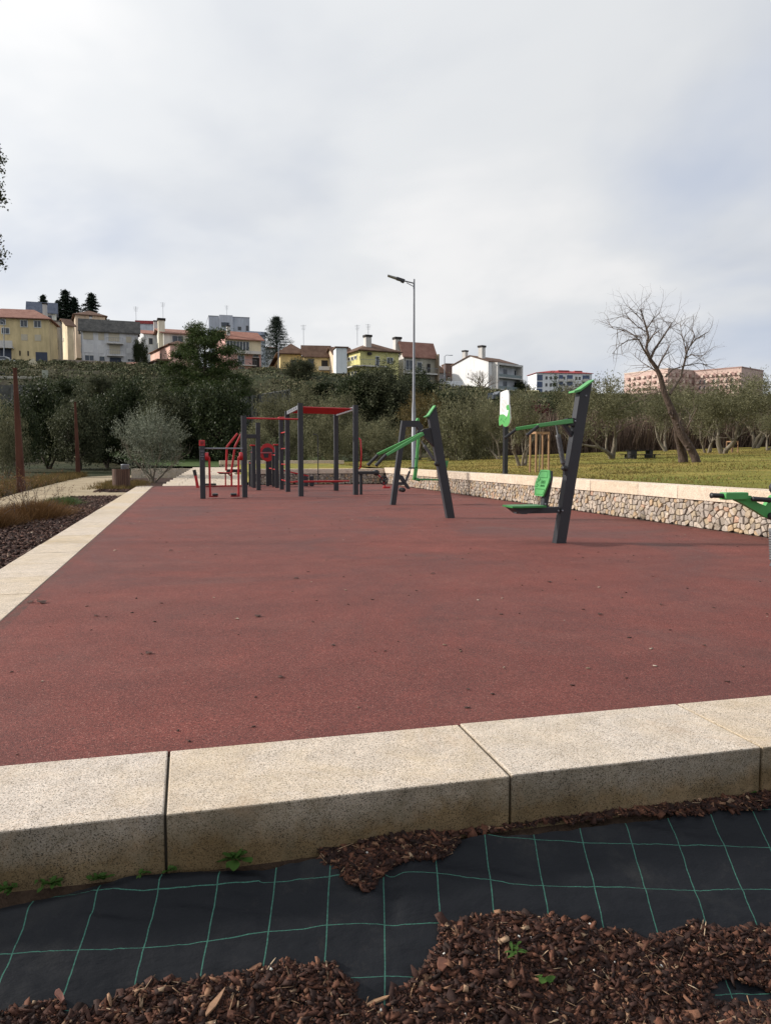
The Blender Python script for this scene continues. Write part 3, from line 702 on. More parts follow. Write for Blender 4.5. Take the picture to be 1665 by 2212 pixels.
# ------------------------------------------------------------------ outdoor gym
DK = plain('anthracite_paint', (.024, .026, .032), .56, .0, var=.15, scale=1.5, bump=.05, bs=90, spec=.5)
RD = plain('red_paint', (.42, .016, .020), .38, var=.12, scale=2)
GN = plain('green_paint', (.070, .30, .080), .42, var=.10, scale=2)
GND = plain('dark_green_paint', (.03, .19, .045), .45, var=.1)
BK = plain('black_rubber', (.016, .016, .018), .5, var=.2, scale=8)
ST = plain('galvanised_steel', (.21, .22, .245), .5, .3, var=.12, scale=4)
SPR = plain('damper_steel', (.085, .085, .09), .6, .1, var=.2, scale=20)
WH = plain('white_panel', (.66, .66, .65), .45, var=.05)
def bar(b, p0, p1, w, h, up=(0, 1, 0), c=.008, w1=None, h1=None):
    """square tube with rounded corners"""
    p0, p1 = Vector(p0), Vector(p1); d = unit(p1 - p0); x = unit(d.cross(Vector(up))); y = unit(x.cross(d))
    w1 = w if w1 is None else w1; h1 = h if h1 is None else h1; vs = []
    for p, a, q in ((p0, w / 2, h / 2), (p1, w1 / 2, h1 / 2)):
        for i, j in ((-a + c, -q), (a - c, -q), (a, -q + c), (a, q - c), (a - c, q), (-a + c, q), (-a, q - c), (-a, -q + c)): vs.append(p + x * i + y * j)
    b.add(vs, [tuple(range(8))[::-1], tuple(range(8, 16))] + [(i, (i + 1) % 8, 8 + (i + 1) % 8, 8 + i) for i in range(8)]); return b
def xz(b, poly, y0, y1): return b.prism([(x, y0, z) for x, z in poly], (0, y1 - y0, 0))
def disc(b, c, r, t, axis=(0, 1, 0), n=24): return b.lathe(Vector(c) - unit(axis) * t / 2, [(0, 0), (r * .92, 0), (r, t * .2), (r, t * .8), (r * .92, t), (0, t)], n, axis)
def damper(par, top, bot, r, pitch=.017):
    top, bot = Vector(top), Vector(bot); d = bot - top; L_ = d.length; b = MB()
    b.lathe(top, [(r * .35, 0), (r * .35, L_ * .22), (r * .95, L_ * .23), (r * .95, L_ * .30)] , 14, d)
    k = int((L_ * .62) / pitch); prof = []
    for i in range(k):
        h = L_ * .30 + i * pitch; prof += [(r * .78, h), (r, h + pitch * .3), (r, h + pitch * .6), (r * .78, h + pitch * .9)]
    b.lathe(top, prof + [(r * .6, L_ * .93), (r * .4, L_)], 14, d); b.build('damper', SPR, par)
def grip(par, p0, p1, r=.021):
    p0, p1 = Vector(p0), Vector(p1); d = p1 - p0; L_ = d.length
    MB().lathe(p0, [(0, 0), (r * .8, 0), (r, L_ * .05), (r * .93, L_ * .12), (r * .93, L_ * .88), (r * 1.1, L_ * .93), (r * 1.1, L_ * .98), (0, L_)], 14, d).build('grip', BK, par)
def text_mesh(txt, size, mat, M4, name, parent, ext=.002):
    cu = bpy.data.curves.new(name, 'FONT'); cu.body = txt; cu.size = size; cu.extrude = ext; cu.resolution_u = 2; cu.align_x = 'CENTER'; cu.align_y = 'CENTER'
    o = bpy.data.objects.new('tmp', cu); COL.objects.link(o); bpy.context.view_layer.update()
    me = bpy.data.meshes.new_from_object(o.evaluated_get(bpy.context.evaluated_depsgraph_get())); bpy.data.objects.remove(o)
    me.transform(Matrix.Translation(-wloc(parent)) @ M4); me.materials.clear(); me.materials.append(mat); me.name = name
    return link(name, me, parent)

# chest press: leaning post, two green arms, seat and backrest
Y0 = 9.21
t = thing('chest_press', 'green and black chest press with seat and backrest, its tall post leaning right', 'exercise machine', (4.73, Y0, 0), 'green exercise machines beside the wall')
xz(MB(), [(4.66, 0), (4.80, 0), (5.135, 2.10), (4.965, 1.97)], Y0 - .06, Y0 + .06).build('post', DK, t)
xz(MB(), [(4.655, 0), (4.805, 0), (4.807, .012), (4.657, .012)], Y0 - .066, Y0 + .066).build('foot_plate', DK, t)
xz(MB(), [(4.868, 1.968), (4.885, 1.962), (4.962, 1.985), (5.142, 2.118), (5.150, 2.142), (4.955, 2.012), (4.872, 1.988)], Y0 - .085, Y0 + .075).build('cap', GN, t)
for s, ex, ez in ((-1, 4.24, 1.525), (1, 4.24, 1.505)):
    b = MB(); bar(b, (4.86, Y0 + s * .05, 1.60), (ex, Y0 + s * .33, ez), .062, .036, (0, 1, 0), .006, .045, .03)
    a = b.build('lever_arm', GN, t)
    grip(a, (ex + .01, Y0 + s * .335, ez - .005), (ex - .15, Y0 + s * .345, ez - .125))
MB().box((4.80, Y0 - .055, 1.54), (4.90, Y0 + .055, 1.64)).build('pivot', BK, t)
b = MB(); bar(b, (4.74, Y0 - .02, 1.58), (4.90, Y0, 1.40), .05, .06, c=.004); b.build('bracket', DK, t)
damper(t, (4.635, Y0 - .05, 1.545), (4.755, Y0 - .05, 1.0), .034)
b = MB(); disc(b, (4.765, Y0 - .05, .985), .036, .07); b.box((4.755, Y0 - .07, .90), (4.80, Y0 - .02, .985)); b.build('pivot', BK, t)
MB().box((4.10, Y0 - .05, .40), (4.70, Y0 + .05, .478)).build('seat_beam', DK, t)
b = MB(); b.prism([(3.99, Y0 - .16, .484), (3.99, Y0 + .16, .484), (4.12, Y0 + .19, .484), (4.46, Y0 + .17, .484), (4.46, Y0 - .17, .484), (4.12, Y0 - .19, .484)], (0, 0, .022)); se = b.build('seat', GND, t)
xz(MB(), [(4.01, .483), (4.13, .40), (4.20, .40), (4.44, .483)], Y0 - .13, Y0 + .13).build('seat_pan', DK, t)
b = MB(); bar(b, (4.50, Y0, .47), (4.575, Y0, .86), .07, .09); b.build('backrest_support', DK, t)
def back_pt(v, z, off=0.0):      # v across (towards the camera is -), z up the board
    return (4.437 + (z - .62) * .24 - off, Y0 + v, z)
hexa = [(.12, .965), (-.13, .965), (-.185, .87), (-.185, .80), (-.12, .625), (.12, .625), (.185, .75), (.185, .80)]
b = MB(); b.prism([back_pt(v, z, .012) for v, z in hexa], (.020, 0, -.004)); br = b.build('backrest', GN, t)
b = MB(); b.prism([back_pt(v * .93, .795 + (z - .795) * .95, -.010) for v, z in hexa], (.035, 0, -.006)); b.build('backrest_frame', DK, t)
def outline(par, pts, w=.007):
    b = MB()
    for i in range(len(pts)):
        p, q = pts[i], pts[(i + 1) % len(pts)]
        b.beam(back_pt(*p, .0135), back_pt(*q, .0135), w, .004, (1, 0, 0))
    b.build('groove', GND, par)
outline(br, [(.095, .945), (-.105, .945), (-.13, .865), (.125, .865)])
outline(br, [(.14, .715), (-.135, .715), (-.10, .645), (.10, .645)])
Mt = Matrix.Translation(Vector(back_pt(-.045, .805, .0145))) @ Matrix(((0, .24, -1, 0), (-1, 0, 0, 0), (0, 1, 0, 0), (0, 0, 0, 1)))
text_mesh('FREE', .058, GND, Mt, 'lettering', br)
Mt = Matrix.Translation(Vector(back_pt(-.045, .758, .0145))) @ Matrix(((0, .24, -1, 0), (-1, 0, 0, 0), (0, 1, 0, 0), (0, 0, 0, 1)))
text_mesh('FITNESS', .034, GND, Mt, 'lettering', br)
b = MB()
for (v0, z0_), (v1, z1_) in (((.13, .845), (.085, .815)), ((.075, .85), (.05, .83)), ((.155, .79), (.085, .83)), ((.13, .775), (.07, .76)), ((.16, .745), (.10, .745))): b.beam(back_pt(v0, z0_, .0135), back_pt(v1, z1_, .0135), .013, .004, (1, 0, 0))
b.build('emblem', GND, br, kind='stuff')

for x_, z_ in ((4.74, .43), (4.68, .43), (4.90, 1.60), (4.84, 1.60), (5.05, 1.93), (4.50, .52)):
    b = MB(); disc(b, (x_, 9.21 - .064 if x_ > 4.6 else 9.21 - .055, z_), .013, .012, n=8); b.build('bolt', ST, t)
# pull-down machine: post leaning left, long lever arms
Y0 = 13.43
t = thing('pull_machine', 'green and black lever machine whose long twin arms slope down to the left', 'exercise machine', (4.68, Y0, 0), 'green exercise machines beside the wall')
xz(MB(), [(4.61, 0), (4.755, 0), (4.385, 2.03), (4.245, 1.85)], Y0 - .06, Y0 + .06).build('post', DK, t)
xz(MB(), [(4.175, 1.855), (4.19, 1.84), (4.245, 1.862), (4.372, 2.045), (4.36, 2.06), (4.235, 1.885)], Y0 - .085, Y0 + .075).build('cap', GN, t)
for s in (-1, 1):
    b = MB(); bar(b, (4.14, Y0 + s * .05, 1.545), (3.37, Y0 + s * .30, 1.16 + .01 * s), .065, .035, c=.006, w1=.05); a = b.build('lever_arm', GN, t)
    grip(a, (3.385, Y0 + s * .30, 1.165), (3.19, Y0 + s * .31, .97), .032)
b = MB(); xz(b, [(4.11, 1.60), (4.16, 1.63), (4.31, 1.66), (4.36, 1.30), (4.30, 1.36), (4.16, 1.50)], Y0 - .045, Y0 + .045); b.build('bracket', BK, t)
damper(t, (4.10, Y0 - .05, 1.42), (4.36, Y0 - .05, 1.05), .030)
b = MB(); disc(b, (4.40, Y0 - .05, 1.0), .045, .07); b.build('pivot', BK, t)
xz(MB(), [(4.57, 1.055), (4.655, 1.055), (4.61, .88)], Y0 + .02, Y0 + .26).build('backrest', GN, t)

# swinging seat machine further back
Y0 = 17.38
t = thing('leg_press', 'green swinging seat hung from a black post bent over like an upside down L', 'exercise machine', (4.64, Y0, 0), 'green exercise machines beside the wall')
xz(MB(), [(4.58, 0), (4.70, 0), (4.945, 1.82), (5.215, 1.82), (5.26, 1.72), (5.335, 1.745), (5.365, 1.84), (5.25, 1.965), (4.85, 1.965)], Y0 - .06, Y0 + .06).build('post', DK, t)
xz(MB(), [(5.20, 1.966), (5.27, 1.95), (5.27, 2.02), (5.23, 2.03)], Y0 - .05, Y0 + .05).build('cap', GN, t)
b = MB(); disc(b, (5.28, Y0, 1.70), .05, .14); b.build('pivot', BK, t)
b = MB(); bar(b, (5.275, Y0, 1.70), (5.205, Y0, .86), .065, .05); bar(b, (5.207, Y0, .88), (5.165, Y0, .58), .085, .05); bar(b, (5.165, Y0, .61), (5.30, Y0, .57), .07, .05); b.build('lever_arm', GN, t)
b = MB(); b.prism([(5.18, Y0 - .17, .575), (5.18, Y0 + .17, .575), (5.76, Y0 + .14, .56), (5.76, Y0 - .14, .56)], (0, 0, .035)); b.build('seat', GND, t)
MB().box((5.02, Y0 - .02, .84), (5.19, Y0 + .02, .875)).build('link_rod', BK, t)
b = MB(); bar(b, (5.14, Y0 - .14, 1.08), (5.30, Y0 + .14, 1.10), .03, .03); b.build('handle', GN, t)
damper(t, (5.07, Y0 - .04, .86), (4.93, Y0 - .04, .52), .030)
xz(MB(), [(4.68, .60), (4.83, .70), (4.88, .66), (5.05, .37), (4.99, .37), (4.83, .58)], Y0 - .05, Y0 + .05).build('bracket', DK, t)
b = MB(); b.box((4.68, Y0 - .05, .46), (4.90, Y0 + .05, .53)); b.build('beam', DK, t)
b = MB(); disc(b, (4.86, Y0, .35), .055, .28, n=16); b.build('foot_roller', BK, t)

# machine half in the frame on the right
Y0 = 5.0
t = thing('arm_trainer', 'green lever machine with black grips cut off by the right edge', 'exercise machine', (4.75, Y0, 0), 'green exercise machines beside the wall')
xz(MB(), [(4.72, 0), (4.86, 0), (5.20, 2.1), (5.03, 1.97)], Y0 - .06, Y0 + .06).build('post', DK, t)
def q(x, y_): return (3.81 + (x - 670) * .00056, .85 - (y_ - 630) * .000515)
xz(MB(), [q(1050, 705), q(1200, 640), q(1290, 640), q(1400, 745), q(1530, 795), q(1590, 700), q(1650, 640), q(1800, 620), q(1990, 620), q(1990, 760), q(1760, 800), q(1660, 930), q(1600, 985), q(1530, 965), q(1400, 885), q(1180, 765)], Y0 - .02, Y0 + .02).build('lever_arm', GN, t)
ar = MB().cbox((3.912, Y0 - .05, .817), (4.112, Y0 + .03, .872), .006).build('lever_arm', GN, t)
grip(ar, (3.918, Y0 - .01, .846), (3.81, Y0 - .01, .851), .020)
grip(ar, (4.125, Y0 - .07, .824), (4.285, Y0 - .07, .812), .020)
b = MB(); b.lathe((4.345, Y0 - .06, .90), [(0, -.05), (.03, -.045), (.048, -.015), (.05, .015), (.035, .045), (0, .052)], 20); b.build('knob', BK, t)
b = MB(); bar(b, (4.35, Y0, .70), (4.80, Y0, .62), .05, .05); b.build('beam', DK, t)
b = MB(); disc(b, (4.338, Y0 - .03, .685), .028, .06); b.build('pivot', BK, t)
damper(t, (4.345, Y0 - .03, .675), (4.375, Y0 - .03, .30), .030, .02)
b = MB(); bar(b, (4.375, Y0 - .03, .32), (4.78, Y0, .10), .06, .06); b.build('beam', DK, t)

# ------------------------------------------------------------------ red and black climbing rig
def post(b, x, y, h, w=.14): return bar(b, (x, y, 0), (x, y, h), w, w, (0, 1, 0), .006)
t = thing('climbing_rig', 'tall anthracite climbing rig with red monkey bars and red pull up bar', 'climbing frame', (3.9, 23, 0))
for x, y, h in ((1.51, 21.45, 2.24), (3.09, 21.65, 2.62), (4.77, 22.1, 2.62), (3.08, 24.5, 2.55), (4.72, 24.9, 2.58), (3.08, 26.15, 2.38), (2.28, 25.9, 2.24), (1.83, 25.9, 2.24)):
    b = MB(); post(b, x, y, h); b.build('post', DK, t)
for i, x in enumerate((3.09, 4.745)):
    y0 = 21.72 if i == 0 else 22.17; y1 = 24.43 if i == 0 else 24.83
    b = MB(); b.beam((x, y0, 2.525), (x, y1, 2.50), .06, .11); b.build('rail', ST, t)
for k in range(13):
    f = (k + .5) / 13; yl = 21.80 + (24.40 - 21.80) * f; yr = 22.22 + (24.80 - 22.22) * f; z = 2.525 - .02 * f
    r_ = MB().tube([(3.13, yl, z), (4.71, yr, z)], .021, 8).build('rung', RD, t)
    if k % 2 == 0 and k < 12:
        b = MB(); disc(b, (3.055, yl, z), .030, .012, (1, 0, 0), 12); b.build('rung_end', BK, t)
        b = MB(); disc(b, (4.708, yr, z), .030, .012, (1, 0, 0), 12); b.build('rung_end', BK, t)
MB().tube([(1.57, 21.45, 2.17), (3.03, 21.62, 2.17)], .024, 10).build('pull_up_bar', RD, t)
b = MB(); bar(b, (1.9, 25.9, 1.79), (2.21, 25.9, 1.79), .13, .10, (0, 1, 0)); b.build('cross_beam', DK, t)
for z in (.33, .86, 1.38, 1.91): MB().tube([(3.08, 24.57, z), (3.08, 26.08, z)], .022, 8).build('rung', RD, t)
MB().cbox((2.98, 26.02, 2.37), (3.22, 26.28, 2.45), .02).build('cap', RD, t)
for y, z in ((22.9, .38), (23.9, .33)): MB().tube([(3.08, 22.9 if y < 23 else 23.9, z), (4.74, y, z)], .022, 8).build('push_up_bar', RD, t)
b = MB(); b.tube([(4.86, 22.05, 1.66), (4.90, 22.0, 1.60), (4.915, 21.98, 1.2), (4.90, 22.0, .82), (4.86, 22.05, .76)], .024, 10); b.build('handle', RD, t)
MB().tube([(5.0, 30.2, 0), (5.0, 30.2, 1.9), (4.93, 30.2, 1.98), (4.80, 30.2, 1.98)], .02, 8).build('hook_pole', BK, t)

# stepped posts with red rungs, two rows
for x, rows, lab in ((3.08, ((27.55, 1.53), (28.6, 1.27), (30.0, 1.28)), 'row of stepped dark posts with red rungs right of the red disc board'),
                     (2.28, ((27.75, 1.51), (28.35, 1.35), (29.3, .95)), 'row of stepped dark posts with red rungs left of the red disc board')):
    t = thing('step_posts', lab, 'stepping posts', (x, rows[0][0], 0), 'stepping post rows in the climbing area')
    for y, h in rows: b = MB(); post(b, x, y, h, .13); b.build('post', DK, t)
    prev = rows[0][0] - 1.35 if x > 3 else rows[0][0] - .8
    for (ya, ha), (yb, hb) in zip(rows[:-1], rows[1:]):
        for z in ((hb - .1, hb - .62) if x > 3 else (hb - .08,)): MB().tube([(x - .02, ya + .06, z), (x - .02, yb - .06, z)], .022, 8).build('rung', RD, t)
    b = MB(); b.cbox((x - .12, rows[0][0] - .10, rows[0][1] - .02), (x + .05, rows[0][0] + .08, rows[0][1] + .03), .01); b.build('cap', RD, t)

# red disc board
t = thing('disc_board', 'round red activity board with a dark arched cutout and cross bar on a post', 'play panel', (2.92, 29.2, 0))
b = MB(); n_ = 28; cx_, cz_ = 2.92, 1.27
ring_o = [(cx_ + .29 * math.cos(2 * math.pi * i / n_), cz_ + .34 * math.sin(2 * math.pi * i / n_)) for i in range(n_)]
xz(b, ring_o, 29.20, 29.235); d = b.build('board', RD, t)
xz(MB(), [(cx_ + .20 * math.cos(math.pi * i / 12), cz_ + .02 + .17 * math.sin(math.pi * i / 12)) for i in range(13)], 29.192, 29.199).build('window', DK, d)
MB().box((cx_ - .29, 29.17, cz_ - .03), (cx_ + .30, 29.19, cz_ + .005)).build('bar', plain('pink_bar', (.42, .12, .14), .5), d)
xz(MB(), [(cx_ - .17, cz_ - .04), (cx_ + .05, cz_ - .04), (cx_ + .02, cz_ - .2), (cx_ - .12, cz_ - .2)], 29.192, 29.199).build('window', DK, d)
b = MB(); post(b, 2.92, 29.32, 1.5, .12); b.build('post', DK, t)

# air walker between a short post and the rig
t = thing('air_walker', 'air walker with two red hanging footrest arms under a grey bar', 'exercise machine', (.38, 21.1, 0))
b = MB(); post(b, .38, 21.1, 1.40); pz = b.build('post', DK, t)
MB().cbox((.305, 21.025, 1.405), (.455, 21.175, 1.56), .01).build('cap', RD, t)
b = MB(); disc(b, (.38, 21.02, 1.49), .045, .006, n=16); b.build('emblem', plain('dark_red', (.20, .008, .01), .5), t)
for z, w in ((1.26, .09), (1.18, .06), (1.12, .10), (1.05, .05)): MB().box((.38 - w / 2, 21.024, z), (.38 + w / 2, 21.029, z + .018)).build('printed_mark', plain('grey_print', (.16, .17, .2), .6) if 'grey_print' not in bpy.data.materials else bpy.data.materials['grey_print'], pz)
MB().tube([(.45, 21.1, 1.34), (1.44, 21.1, 1.34)], .020, 10).build('hand_bar', ST, t)
for s, xh, xa, xf in ((1, .45, .56, .77), (-1, 1.44, 1.33, 1.11)):
    b = MB(); disc(b, (xh + s * .045, 21.1, 1.13), .11, .09, (1, 0, 0), 20); b.build('hub', RD, t)
    b = MB(); bar(b, (xh + s * .08, 21.1, 1.13), (xa, 21.1, 1.07), .06, .06); bar(b, (xa, 21.1, 1.10), (xa + s * .01, 21.1, .045), .055, .055); bar(b, (xa - s * .02, 21.1, .06), (xf, 21.1, .06), .04, .05); a = b.build('swing_arm', RD, t)
    MB().cbox((min(xf, xa + s * .07), 20.92, .085), (max(xf, xa + s * .07), 21.3, .135), .008).build('foot_pad', BK, a)

# seated red machine behind the air walker
t = thing('pull_down_bench', 'red seated machine with two bent lever arms behind the air walker', 'exercise machine', (1.5, 28.9, 0))
for y, pts in ((28.75, ((1.36, .60), (1.40, 1.47), (1.79, 1.96))), (29.15, ((1.56, .50), (1.72, 1.50), (1.95, 1.95)))):
    b = MB()
    for p, q_ in zip(pts[:-1], pts[1:]): bar(b, (p[0], y, p[1]), (q_[0], y, q_[1]), .075, .06, c=.01)
    b.build('lever_arm', RD, t)
b = MB(); bar(b, (1.97, 28.95, 0), (1.97, 28.95, 2.02), .12, .12); b.build('post', DK, t)
b = MB(); bar(b, (1.34, 28.9, .03), (1.34, 28.9, .50), .05, .06); b.build('seat_post', RD, t)
b = MB(); bar(b, (1.56, 28.95, .02), (1.56, 28.95, .50), .07, .07); bar(b, (1.42, 28.95, .50), (1.56, 28.95, .38), .05, .05); b.build('seat_post', RD, t)
b = MB(); b.prism([(1.05, 28.72, .52), (1.05, 29.08, .52), (1.52, 29.12, .50), (1.52, 28.68, .50)], (0, 0, .03)); b.build('seat', RD, t)
MB().cbox((1.10, 28.74, .475), (1.50, 29.06, .515), .01).build('seat_pan', BK, t)
MB().cbox((1.40, 29.3, .52), (2.0, 29.5, .64), .01).build('pad', BK, t)
b = MB(); bar(b, (.55, 28.9, .035), (1.97, 28.9, .035), .05, .07); b.build('base_beam', RD, t)
MB().cbox((.52, 28.75, .07), (1.0, 29.05, .13), .01).build('foot_pad', BK, t)
t = thing('leg_lever', 'small slanted black and red lever post left of the air walker', 'exercise machine', (.3, 28.3, 0))
b = MB(); bar(b, (.34, 28.3, 0), (.26, 28.3, .46), .10, .08); b.build('lever_arm', RD, t)
b = MB(); bar(b, (.26, 28.3, .44), (.22, 28.3, .64), .12, .10); b.build('pad', BK, t)

# sit-up bench and pedal trainer
t = thing('sit_up_bench', 'low slanting red sit up bench with dark feet at the far end of the court', 'exercise bench', (4.0, 28.9, 0))
b = MB(); bar(b, (3.35, 28.9, .62), (4.4, 28.9, .38), .05, .35); b.build('board', RD, t)
for x in (4.30, 4.52): MB().cbox((x - .07, 28.7, 0), (x + .07, 28.9, .38), .008).build('leg', DK, t)
b = MB(); bar(b, (3.40, 28.95, 0), (3.40, 28.95, .60), .08, .08); b.build('leg', DK, t)
t = thing('pedal_trainer', 'black benched pedal trainer with a dark flywheel and red crank right of the rig', 'exercise machine', (5.1, 22.2, 0))
MB().cbox((4.85, 22.08, .60), (5.36, 22.32, .69), .012).build('seat', BK, t)
b = MB(); bar(b, (4.95, 22.2, 0), (4.95, 22.2, .60), .08, .08); b.build('leg', DK, t)
b = MB(); disc(b, (5.41, 22.2, .645), .085, .2); b.build('hub', BK, t)
b = MB(); bar(b, (5.45, 22.2, .60), (5.60, 22.2, .46), .045, .05); bar(b, (5.62, 22.2, .42), (5.69, 22.2, .22), .04, .05); b.build('crank', RD, t)
b = MB(); b.tube([(5.64 + .115 * math.cos(2 * math.pi * i / 24), 22.15, .415 + .115 * math.sin(2 * math.pi * i / 24)) for i in range(25)], .022, 8, cap=False); disc(b, (5.64, 22.15, .415), .045, .10)
for a in range(5): b.beam((5.64, 22.15, .415), (5.64 + .11 * math.cos(a * 1.2566 + .4), 22.15, .415 + .11 * math.sin(a * 1.2566 + .4)), .03, .03, (0, 1, 0))
b.build('flywheel', BK, t)
b = MB(); b.cbox((5.60, 22.02, .18), (5.80, 22.14, .24), .01); b.build('pedal', RD, t)

# ------------------------------------------------------------------ sign, lamp, posts, bin, small park things
t = thing('info_sign', 'white and green information panel on a black post behind the stone wall', 'sign', (8.36, 19.52, .62))
def sp(px, py, o=0.0): return (8.30 - o, 19.45 - (px - 262) * .00275, 2.90 - (py - 70) * .00109)
wp = [(160, 100), (250, 72), (320, 68), (352, 90), (374, 200), (376, 420), (398, 520), (402, 660), (410, 760), (398, 880), (355, 950), (300, 970), (250, 940), (225, 885), (195, 905), (150, 930), (135, 850), (135, 740), (155, 650)]
b = MB(); b.prism([sp(*p) for p in wp], (.03, 0, 0)); pn = b.build('panel', WH, t)
gp = [(156, 652), (230, 645), (275, 670), (325, 725), (352, 665), (372, 565), (330, 560), (312, 500), (316, 450), (350, 435), (376, 430), (398, 520), (402, 660), (410, 760), (398, 880), (355, 950), (300, 970), (250, 940), (225, 885), (195, 905), (150, 930), (135, 850), (135, 740)]
b = MB(); b.prism([sp(*p, .004) for p in gp], (.003, 0, 0)); b.build('green_field', plain('sign_green', (.085, .34, .09), .45, var=.1), pn)
GT = plain('grey_text', (.35, .35, .35), .6)
for k in range(11):
    b = MB(); z = 300 + k * 28; x1 = 300 if k > 4 else 345
    for j in range(int((x1 - 190) / 22)):
        if (j * 7 + k * 3) % 5: b.prism([sp(190 + j * 22, z, .004), sp(206 + j * 22, z, .004), sp(206 + j * 22, z + 7, .004), sp(190 + j * 22, z + 7, .004)], (.002, 0, 0))
    b.build('printed_line', GT, pn, kind='stuff')
b = MB(); disc(b, (8.296, 19.45 + .16, 2.72), .014, .004, (1, 0, 0), 12); b.build('printed_mark', plain('brown_print', (.25, .06, .05), .6), pn)
for k in range(3):
    MB().beam(sp(170 + k * 60, 800, .006), sp(215 + k * 60, 740 if k != 1 else 850, .006), .02, .003, (1, 0, 0)).build('printed_mark', GND, pn)
b = MB(); bar(b, (8.37, 19.50, .5), (8.37, 19.50, 2.06), .11, .13); b.build('post', plain('black_paint', (.012, .013, .015), .4), t)

t = thing('street_lamp', 'tall galvanised street lamp with a flat LED head on a short arm', 'street lamp', (8.94, 30.2, .6))
PX, PY_ = 8.94, 30.2
MB().lathe((PX, PY_, .6), [(.16, 0), (.16, .02), (.085, .025), (.082, 2.45), (.060, 2.72), (.055, 2.75), (.036, 7.55), (.036, 7.62), (0, 7.64)], 18).build('pole', ST, t)
hd = Vector((-CR.x, -CR.y, 0)); up = Vector((0, 0, 1)); p = Vector((PX, PY_, 8.06))
b = MB(); b.tube([p, p + hd * .42 + up * .10], .026, 8); b.tube([p - up * .14, p + hd * .30 + up * .02], .015, 8); b.build('arm', plain('lamp_grey', (.11, .115, .13), .45, .4), t)
h0 = p + hd * .38 + up * .09; h1 = p + hd * 1.06 + up * .30
b = MB(); b.beam(h0, h0 + (h1 - h0) * .48, .20, .10, w1=.28, h1=.09); b.beam(h0 + (h1 - h0) * .05 - up * .06, h0 + (h1 - h0) * .22 - up * .05, .14, .07); hdm = b.build('lamp_head', plain('lamp_dark', (.035, .036, .045), .45), t)
b = MB(); b.beam(h0 + (h1 - h0) * .47, h1, .30, .055, w1=.26, h1=.04); b.build('led_panel', plain('lamp_panel', (.22, .22, .21), .35, .3), hdm)
MB().lathe((PX, PY_, .61), [(.15, 0), (.15, .015), (.085, .02)], 16).build('base_flange', ST, t)

CT = m_bark('weathered_steel', (.055, .022, .015), (.11, .048, .033), 2.2)
for lab, x, y, tx, ty in (('nearer rust brown tapering pole beside the gravel path at the left edge', -5.61, 29.0, 33, 795), ('farther rust brown tapering pole standing against the dark oaks', -6.26, 48.5, 163, 868)):
    t = thing('rust_pole', lab, 'pole', (x, y, -.15), 'rust brown poles along the path')
    D = x * CF.x + y * CF.y; tp = site(tx, ty, D); h = tp.z + .15; q_ = Vector((x, y, -.15))
    b = MB(); bar(b, q_, tp, .26, .26, (0, 1, 0), .01, .11, .11); b.build('shaft', CT, t)
    b = MB(); b.beam(tp - (tp - q_).normalized() * .04, tp, .14, .14, (0, 1, 0)); b.build('cap', CT, t)

t = thing('litter_bin', 'round brown timber slatted litter bin with a metal ashtray on top', 'litter bin', (-2.39, 30.0, -.08))
BW = [m_wood('bin_slat', a, b_) for a, b_ in (((.060, .032, .022), (.12, .065, .045)), ((.075, .040, .028), (.14, .08, .055)), ((.050, .028, .020), (.10, .055, .038)))]
MB().lathe((-2.39, 30.0, 0), [(0, -.02), (.27, -.02), (.275, .62), (.25, .62), (.25, .30), (0, .30)], 28).build('liner', plain('liner_steel', (.05, .05, .055), .5, .3), t)
for i in range(26):
    a = 2 * math.pi * i / 26; c, s = math.cos(a), math.sin(a); p = Vector((-2.39 + .30 * c, 30.0 + .30 * s, 0))
    b = MB(); b.beam(p + up * .03, p + up * .655, .066, .026, (c, s, 0)); b.build('slat', BW[i % 3 if i % 4 else 1], t)
MB().lathe((-2.39, 30.0, 0), [(.0, -.06), (.14, -.06), (.14, .0), (.0, .0)], 16).build('foot', BK, t)
b = MB(); b.lathe((-2.24, 29.95, .40), [(.0, 0), (.145, 0), (.145, .40), (.15, .405), (.15, .43), (0, .435)], 22); b.build('ashtray', ST, t)

WD = m_wood('stake_timber', (.24, .13, .065), (.40, .25, .14))
def tree_guard(label, x, y, z, s, h, labels=None):
    t = thing('tree_guard', label, 'tree support', (x, y, z), 'timber tree guards on the lawn')
    for i, j in ((-1, -1), (1, -1), (1, 1), (-1, 1)): MB().tube([(x + i * s, y + j * s, z - .1), (x + i * s * .98, y + j * s * .98, z + h)], .030, 10).build('stake', WD, t)
    for a, c in (((-1, -1), (1, -1)), ((1, -1), (1, 1)), ((1, 1), (-1, 1)), ((-1, 1), (-1, -1))):
        MB().beam((x + a[0] * s, y + a[1] * s, z + h - .03), (x + c[0] * s, y + c[1] * s, z + h - .03), .03, .06).build('rail', WD, t)
g1 = site(1164, 1012, 22.5); g1.z = float(lawn_z(g1.x, g1.y)); tree_guard('orange timber guard of four stakes round a thin sapling behind the chest press', g1.x, g1.y, g1.z, .20, 1.18)
g2 = site(1580, 981, 42); g2.z = float(lawn_z(g2.x, g2.y)); tree_guard('small far timber guard among the olive trees on the right', g2.x, g2.y, g2.z, .20, .62)
PT = plain('dark_timber', (.022, .020, .020), .7, var=.3)
c = site(1381, 990, 36); c.z = float(lawn_z(c.x, c.y)) - .02
t = thing('picnic_table', 'dark low picnic table with benches on the lawn under the olive trees', 'picnic table', c)
